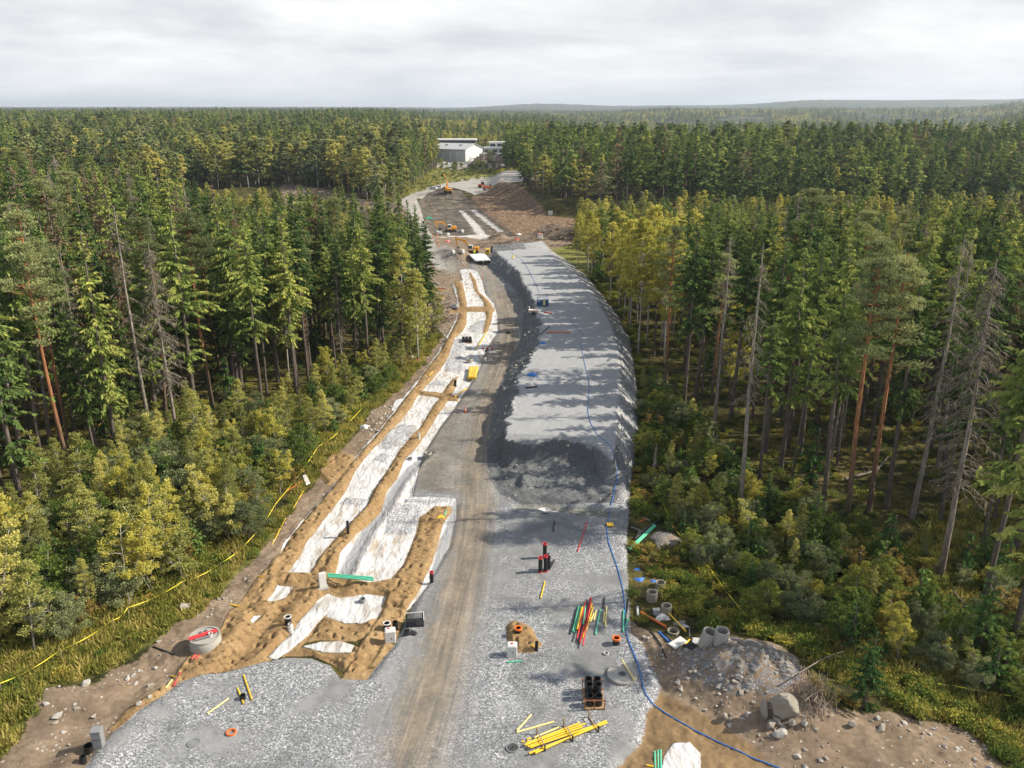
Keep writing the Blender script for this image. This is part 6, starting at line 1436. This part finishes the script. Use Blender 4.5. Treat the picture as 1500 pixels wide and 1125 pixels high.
    MB().box((-.8, 0, 1.4), (2.2, 1.8, 1.2), None, 0, .2).build('body', MT['orange_paint'], t); MB().tube([(1.6, -1, .8), (1.6, 1, .8)], .8, 20).build('drum', MT['grey_metal'], t); MB().box((.3, 0, 2.3), (1.4, 1.5, 1.5), None, 0, .1).build('cab', MT['glass'], t); MB().box((.3, 0, 3.1), (1.6, 1.7, .12)).build('roof', MT['orange_paint'], t)
    for y in (-.95, .95): MB().tube([(-1.2, y, .75), (-1.2, y * .6, .75)], .75, 18).build('wheel', MT['track_rubber'], t)
    for a, b, lab in ((712.5, 278.5, 'orange yellow dump machine right of the road roller'),):
        p = P(a, b); t = empty('dumper', p, rad(5)); tag(t, lab, 'dumper'); MB().add([(-1.6, -1, 1.0), (1.4, -1, 1.0), (1.4, 1, 1.0), (-1.6, 1, 1.0), (-2.2, -1.3, 2.2), (1.6, -1.3, 2.0), (1.6, 1.3, 2.0), (-2.2, 1.3, 2.2)], [(3, 2, 1, 0), (0, 1, 5, 4), (1, 2, 6, 5), (2, 3, 7, 6), (3, 0, 4, 7), (4, 5, 6, 7)]).build('skip', MT['orange_paint'], t)
        MB().box((2.2, 0, 1.3), (1.2, 1.6, 1.0), None, 0, .1).build('chassis', MT['machine_yellow'], t); MB().box((2.0, 0, 2.3), (1.0, 1.4, 1.1), None, 0, .1).build('cab', MT['glass'], t)
        for x in (-1.1, 2.0):
            for y in (-1.05, 1.05): MB().tube([(x, y, .6), (x, y * .7, .6)], .6, 14).build('wheel', MT['track_rubber'], t)
    box_thing(714, 373.5, (1.3, 1.2, 1.5), 'yellow_plastic', 'small yellow generator box behind the white tarpaulin', 'generator', 'generator', 0, .1, .25, [('foot', 'machine_grey', (0, 0, -.1), (1.1, 1.0, .2)), ('grille', 'machine_grey', (0, -.61, .9), (.8, .04, .5))])
    person(694.8, 374.5, 'person in a yellow jacket and white helmet standing beside the excavator', PI)
    for i, (a, b) in enumerate(((641,342.5),(645.3,343.5),(656.3,346),(677,341),(663.5,372),(677.5,372))):
        q = P(a, b); t = empty('bulk_bag', q, rad(10 * i)); tag(t, ['left one of two white bulk bags before the excavator on dark ground','right one of two white bulk bags before the excavator on dark ground','white bulk bag in front of the dark ground excavator track','lone white bulk bag right of the dark ground excavator','white bulk bag left of the sand pile','white bulk bag behind the sand pile'][i], 'bulk bag')
        MB().box((0, 0, .5), (1.0, 1.0, 1.1), None, 0, .22).build('bag_body', MT['cloth_white'], t)
        for x, y in ((-.35, -.35), (.35, -.35), (.35, .35), (-.35, .35)): MB().tube([(x, y, 1.0), (x * .8, y * .8, 1.22), (x * .5, y * .5, 1.02)], .03, 5).build('loop', MT['white_plastic'], t)
    cl = [(614.5,312,'third marker up along the side track'),(617,321.5,'second marker up along the side track'),(605.5,299,'highest marker along the side track'),(641,355.5,'upper orange marker beside the light ground left of the excavator'),(643,361.5,'lower orange marker beside the light ground left of the excavator'),(634,348,'orange marker at the bend of the side track'),(640.5,345.5,'small orange marker behind the bulk bags'),(706.5,408,'orange cone on the stone right of the white cloth head'),(682,604,'orange cone alone on the haul track'),(632,302,'orange red marker on the dark stone pile')]
    for a, b, l in cl: cone(a, b, l, .8 if b > 380 else 1.1)
    box_thing(745.5, 326, (2.4, .2, .15), 'wood', 'timber frame lying at the foot of the cut slope', 'timber_frame', 'timber', rad(-40), .02, .5, [('brace', 'wood', (.9, 0, .4), (.1, .1, 1.0)), ('brace', 'wood', (-.9, 0, .3), (.1, .1, .8))])
    box_thing(806, 315, (1.6, 1.4, 1.5), 'white_plastic', 'white cube left on top of the brown cut slope', 'white_box', 'box', .2, .15, 0, [('lid', 'white_paint', (0, 0, 1.5), (1.7, 1.5, .08))])
    box_thing(791, 351, (1.4, 1.2, 1.5), 'white_plastic', 'white cube near the end of the embankment', 'white_box', 'box', .2, .15, 0, [('lid', 'pink_paint', (0, 0, 1.5), (1.5, 1.3, .08))])
    for i, (a, b, c) in enumerate(((655, 354, 'pink_paint'), (757, 352, 'red_plastic'), (760, 344, 'white_plastic'))): rag(a, b, .9, c, ['pink sheet beside the side track markers', 'red tarpaulin scrap on the brown ground', 'white scrap near the foot of the cut slope'][i], 30 + i, 'tarpaulin', 'tarpaulin')
    rag(628, 320.5, 1.3, 'green_paint', 'green tarpaulin beside the side track', 34, 'tarpaulin', 'tarpaulin')
    # --- stones with a look of their own
    for i, (a, b, s, lab, mt, sq) in enumerate(((270,893,.62,'white boulder on the grass above the big concrete chamber','pale_rock',(1,.8,.85)),(125,1003,.42,'pale stone with grass round it on the left dirt bank','pale_rock',(1,.8,.7)),(85,1050,.4,'flat pale stone on the lower left dirt','pale_rock',(1.3,.9,.35)),(203,1032,.3,'small pale stone at the edge of the left sand tip','pale_rock',(1,.8,.6)),
        (1145,1048,1.25,'biggest grey boulder beside the brush pile','rock',(.95,.8,1.15)),(1118,1050,.75,'narrow upright slab left of the biggest boulder','rock',(.5,.5,1.3)),(1128,1065,.45,'brown stone in front of the narrow slab','rock',(1,.8,.8)),(1139,1059,.42,'ochre stone leaning on the biggest boulder','rock',(1,.7,.8)),
        (1159,1063,.45,'brown broken stone right below the biggest boulder','rock',(.8,.7,1)),(1144,1077,.55,'whitish stone foremost below the biggest boulder','pale_rock',(1.2,.9,.7)),(1177,1062,.33,'pale stone at the foot of the brush pile','pale_rock',(.9,.7,.8)),(1062,1052,.33,'round grey stone at the foot of the stone mound','rock',(1,1,.9)),
        (1094,1048,.26,'small white stone at the foot of the stone mound','pale_rock',(1.2,.8,.7)),(1081,993,.3,'grey stone on the stone mound','pale_rock',(1.2,.8,.6)),(1248,1065,.36,'tan stone on the dirt right of the brush pile','rock',(.9,.7,1)),(1290,1068,.4,'long tan stone on the dirt at lower right','rock',(1.3,.8,.6)))):
        rock(a, b, s, lab, mt, 50 + i, sq=sq, rz=i * .7)
    # brush pile
    p = P(1192, 1022); R = random.Random(4); t = empty('brush_pile', p); tag(t, 'tangled pile of dry branches beside the biggest boulder', 'brush pile'); mb = MB()
    for i in range(190):
        a = R.uniform(0, 6.28); r_ = R.uniform(0, 1.5); c = Vector((math.cos(a) * r_ * .85, math.sin(a) * r_ * 1.5, R.uniform(.1, 1.1) * (1.3 - r_ * .5)))
        d = Vector((R.gauss(0, .55), R.gauss(.1, 1), R.gauss(.25, .5))).normalized() * R.uniform(.5, 1.7); k = Vector((R.gauss(0, .1), R.gauss(0, .1), R.gauss(0, .1)))
        mb.tube([c - d * .5, c + k, c + d * .5 + k], [R.uniform(.014, .04), .02, .008], 4, caps=False)
    mb.build('branches', MT['dry_wood'], t)
    rag2 = mk_small(77, M_RUST, .9, .7, 5, .14); o = bpy.data.objects.new('dry_needles', rag2); link(o, t); o.location = (-.1, .2, .7)
    a, b = P(1167, 1003), P(1233, 975); mb = MB(); m = (a + b) / 2; mb.tube([a - m + Vector((0, 0, .9)), Vector((0, 0, 1.35)), b - m + Vector((0, 0, 1.3))], [.06, .045, .015], 6); tag(mb.build('dead_branch', B_DEAD, None, m), 'long pale branch lying across the brush pile', 'branch')
    # snag and logs
    p = P(957, 700); k = MB(); k.tube([(0, 0, -.3), (.05, .1, 1.6), (.2, .25, 3.6)], [.24, .19, .15], 9); 
    for i in range(5): k.tube([(.2, .25, 3.5), (.22 + .08 * math.cos(i * 1.3), .27 + .08 * math.sin(i * 1.3), 3.9 + .1 * i)], [.05, .01], 4)
    tag(k.build('broken_trunk', B_DEAD, None, p), 'broken off dead trunk at the gravel edge with tape tied to it', 'snag')
    log((1238,707), (1284,694), .2, 'fallen pale log behind the orange stemmed pines', 1); log((1284,693), (1300,674), .16, 'broken end of the fallen log behind the orange pines', 2); log((1355,701), (1490,690), .16, 'long fallen log in the sunny grass of the right wood', 3); log((1395,872), (1425,905), .14, 'fallen dark log in the lower right grass', 4)
    log((628,470), (655,500), .12, 'fallen stem in the slash at the road edge', 5); log((262,652), (290,648), .14, 'fallen stem in the sunlit moss of the left wood', 6)
    # tapes
    tape([(-60,1030),(0,1001),(88,952),(165,908),(187,890),(267,852),(323,825),(369,787),(403,739),(467,653),(499,629),(540,585)], 1.25, 'yellow barrier tape strung along the edge of the left thicket')
    tape([(953,688),(962,712),(985,770),(1012,800),(1040,832),(1075,880),(1120,932),(1165,945),(1200,952),(1232,962)], 1.0, 'yellow barrier tape running down past the right shrubs', .1); tape([(1310,990),(1400,1005),(1500,1022),(1640,1050)], 1.1, 'yellow barrier tape over the sunny grass at lower right', .05)
    tape([(846,397),(872,410),(890,420),(925,440)], 1.1, 'yellow barrier tape at the far right wood edge', .1); tape([(784,303),(812,308),(838,304)], 1.1, 'yellow barrier tape before the dark wood beyond the cut slope', .1)
    hall()
    # stones strewn on dirt and slopes (nobody could count them)
    sm = []
    for i in range(4):
        o = rock(0, 1000, .1, 'x', 'rock' if i % 2 else 'pale_rock', 90 + i); sm.append(o.data); bpy.data.objects.remove(o)
    R = np.random.RandomState(9); 
    Xa, Ya = scatter_pts(LEFTDIRT, .5, 41); Xb, Yb = scatter_pts(RIGHTDIRT, .42, 42); Xc, Yc = scatter_pts(EMB_BOT, .55, 43); Xd, Yd = scatter_pts(MOUND, .3, 44); Xe, Ye = scatter_pts(CLEARCUT, 2.2, 45)
    tc = sdf(EMB_TOP, Xc, Yc); m = (tc < -.1) & (R.rand(len(Xc)) < .7); Xc, Yc = Xc[m], Yc[m]
    X = np.concatenate([Xa, Xb, Xc, Xd]); Y = np.concatenate([Ya, Yb, Yc, Yd]); sd_ = np.maximum.reduce([sdf(s, X, Y) for s in SANDS[:8]] + [sdf(w_, X, Y) for w_ in WET])
    m = (sd_ < -.2) & (R.rand(len(X)) < .6) & (Y < 240) & (fbm(X / 2.5, Y / 2.5, 2) > .42); X, Y = X[m], Y[m]; n = len(X); print('stones', n)
    s = .45 + R.rand(n) ** 5 * 2.6 + np.where(Y > 90, .5, 0)
    instancer('stones', sm, X, Y, relief(X, Y) + .02, R.rand(n) * 6.28, s, R.randint(0, 4, n), 'loose stones strewn over dirt banks and stone slopes', 'stones')
    # slash on the felled ground and rubble heaps by the yard
    st = MB(); RR = random.Random(6)
    for i in range(14):
        d = Vector((RR.gauss(0, 1), RR.gauss(0, 1), RR.gauss(0, .25))).normalized() * RR.uniform(.6, 1.6); c = Vector((RR.gauss(0, .5), RR.gauss(0, .5), RR.uniform(.05, .4))); st.tube([c - d, c + d], [.06, .03], 4)
    o = st.build('tmp', MT['dry_wood']); sl_ = o.data; bpy.data.objects.remove(o)
    Xf, Yf = scatter_pts(GP([(690,250),(712,236),(750,236),(760,250)]), 2.2, 46); Xg, Yg = scatter_pts(GP([(640,480),(655,470),(660,455),(650,430),(625,440),(620,480)]), 1.4, 47); Xh, Yh = scatter_pts(GP([(790,352),(815,345),(842,342),(842,358),(810,360)]), 1.8, 48); Xi, Yi = scatter_pts(GP([(700,354),(780,352),(800,360),(735,364),(700,366)]), 3.5, 49)
    X = np.concatenate([Xe, Xf, Xg, Xh, Xi]); Y = np.concatenate([Ye, Yf, Yg, Yh, Yi]); n = len(X)
    instancer('felling_slash', [sl_], X, Y, relief(X, Y) + .1, R.rand(n) * 6.28, .7 + .8 * R.rand(n), np.zeros(n, int), 'pale felling slash and broken timber on bare ground', 'slash')
HAZE = 0.00008; EXPO = 0.53; SKYB = .73
build_ground()
build_forest()
build_objects()
# ================================================================== camera, sun, sky
cam = bpy.data.cameras.new('camera'); cam.sensor_width = 36; cam.lens = F / 1500 * 36; cam.clip_end = 40000; cam.clip_start = .5
co = bpy.data.objects.new('camera', cam); link(co); co.location = (0, 0, CH); co.rotation_euler = (PI / 2 - TH, 0, 0)
sc.camera = co
SUN_EL, SUN_AZ = rad(37), rad(4)          # azimuth from +X towards +Y
sd = Vector((math.cos(SUN_EL) * math.cos(SUN_AZ), math.cos(SUN_EL) * math.sin(SUN_AZ), math.sin(SUN_EL)))
sl = bpy.data.lights.new('sun', 'SUN'); sl.energy = 5.0; sl.angle = rad(.53); sl.color = (1, .91, .76)
so = bpy.data.objects.new('sun', sl); link(so); so.rotation_euler = (-sd).to_track_quat('-Z', 'Y').to_euler()
w = bpy.data.worlds.new('World'); sc.world = w; w.use_nodes = True
nt = w.node_tree; nt.nodes.clear()
T = NT.__new__(NT); T.t = nt
wo = nt.nodes.new('ShaderNodeOutputWorld')
sky = T.n('ShaderNodeTexSky', sky_type='NISHITA'); sky.sun_disc = False; sky.sun_elevation = SUN_EL
sky.sun_rotation = PI / 2 - SUN_AZ; sky.air_density = 1.0; sky.dust_density = 1.5
bg1 = T.n('ShaderNodeBackground', {'Color': sky.outputs[0], 'Strength': .10})
dirv = T.n('ShaderNodeTexCoord').outputs['Generated']
sx = T.n('ShaderNodeSeparateXYZ', {0: dirv}).outputs
zz = T.math('MAXIMUM', sx[2], .0)
den = T.math('ADD', zz, .16)                       # clouds on a flat layer, drawn together towards the horizon
cv = T.n('ShaderNodeCombineXYZ', {0: T.math('DIVIDE', sx[0], den), 1: T.math('DIVIDE', sx[1], den), 2: 0.0}).outputs[0]
n1 = T.noise(cv, .55, 6, .55, .5); n2 = T.noise(cv, 1.3, 5, .6, .2)
nn = T.math('ADD', T.math('MULTIPLY', n1, .72), T.math('MULTIPLY', n2, .28))
cc = T.ramp(nn, [(.32, (.62, .65, .69)), (.44, (.77, .79, .815)), (.53, (.93, .94, .945)), (.64, (1.12, 1.12, 1.11))])
hzn = T.smooth(zz, .075, .0)
cc = T.mix(T.math('MULTIPLY', hzn, .55), cc, (.70, .735, .79))
bg2 = T.n('ShaderNodeBackground', {'Color': cc, 'Strength': SKYB})
cover = T.math('MULTIPLY_ADD', T.smooth(zz, .60, .16), .65, .35)                     # the cloud bank thins out overhead
mx = T.n('ShaderNodeMixShader', {0: cover, 1: bg1.outputs[0], 2: bg2.outputs[0]})
nt.links.new(mx.outputs[0], wo.inputs[0])
# air
if HAZE > 0:
    mb = MB(); x0, x1, y0, y1, z0, z1 = -14500, 14500, -60, 13400, -16, 135
    mb.box(((x0 + x1) / 2, (y0 + y1) / 2, (z0 + z1) / 2), (x1 - x0, y1 - y0, z1 - z0))
    t = NT('air'); v = t.n('ShaderNodeVolumePrincipled', {'Color': (.74, .86, 1.0), 'Density': HAZE, 'Anisotropy': .3}); t.t.links.new(v.outputs[0], t.out.inputs['Volume'])
    tag(mb.build('haze', t.mat), 'thin blue air that pales the far woods and hills', 'haze', None, 'stuff')
sc.view_settings.view_transform = 'Standard'; sc.view_settings.look = 'None'
sc.view_settings.exposure = EXPO; sc.view_settings.gamma = 1.0
cy = sc.cycles; cy.max_bounces = 4; cy.diffuse_bounces = 2; cy.glossy_bounces = 1; cy.transmission_bounces = 3; cy.volume_bounces = 0; cy.transparent_max_bounces = 6
cy.use_denoising = True
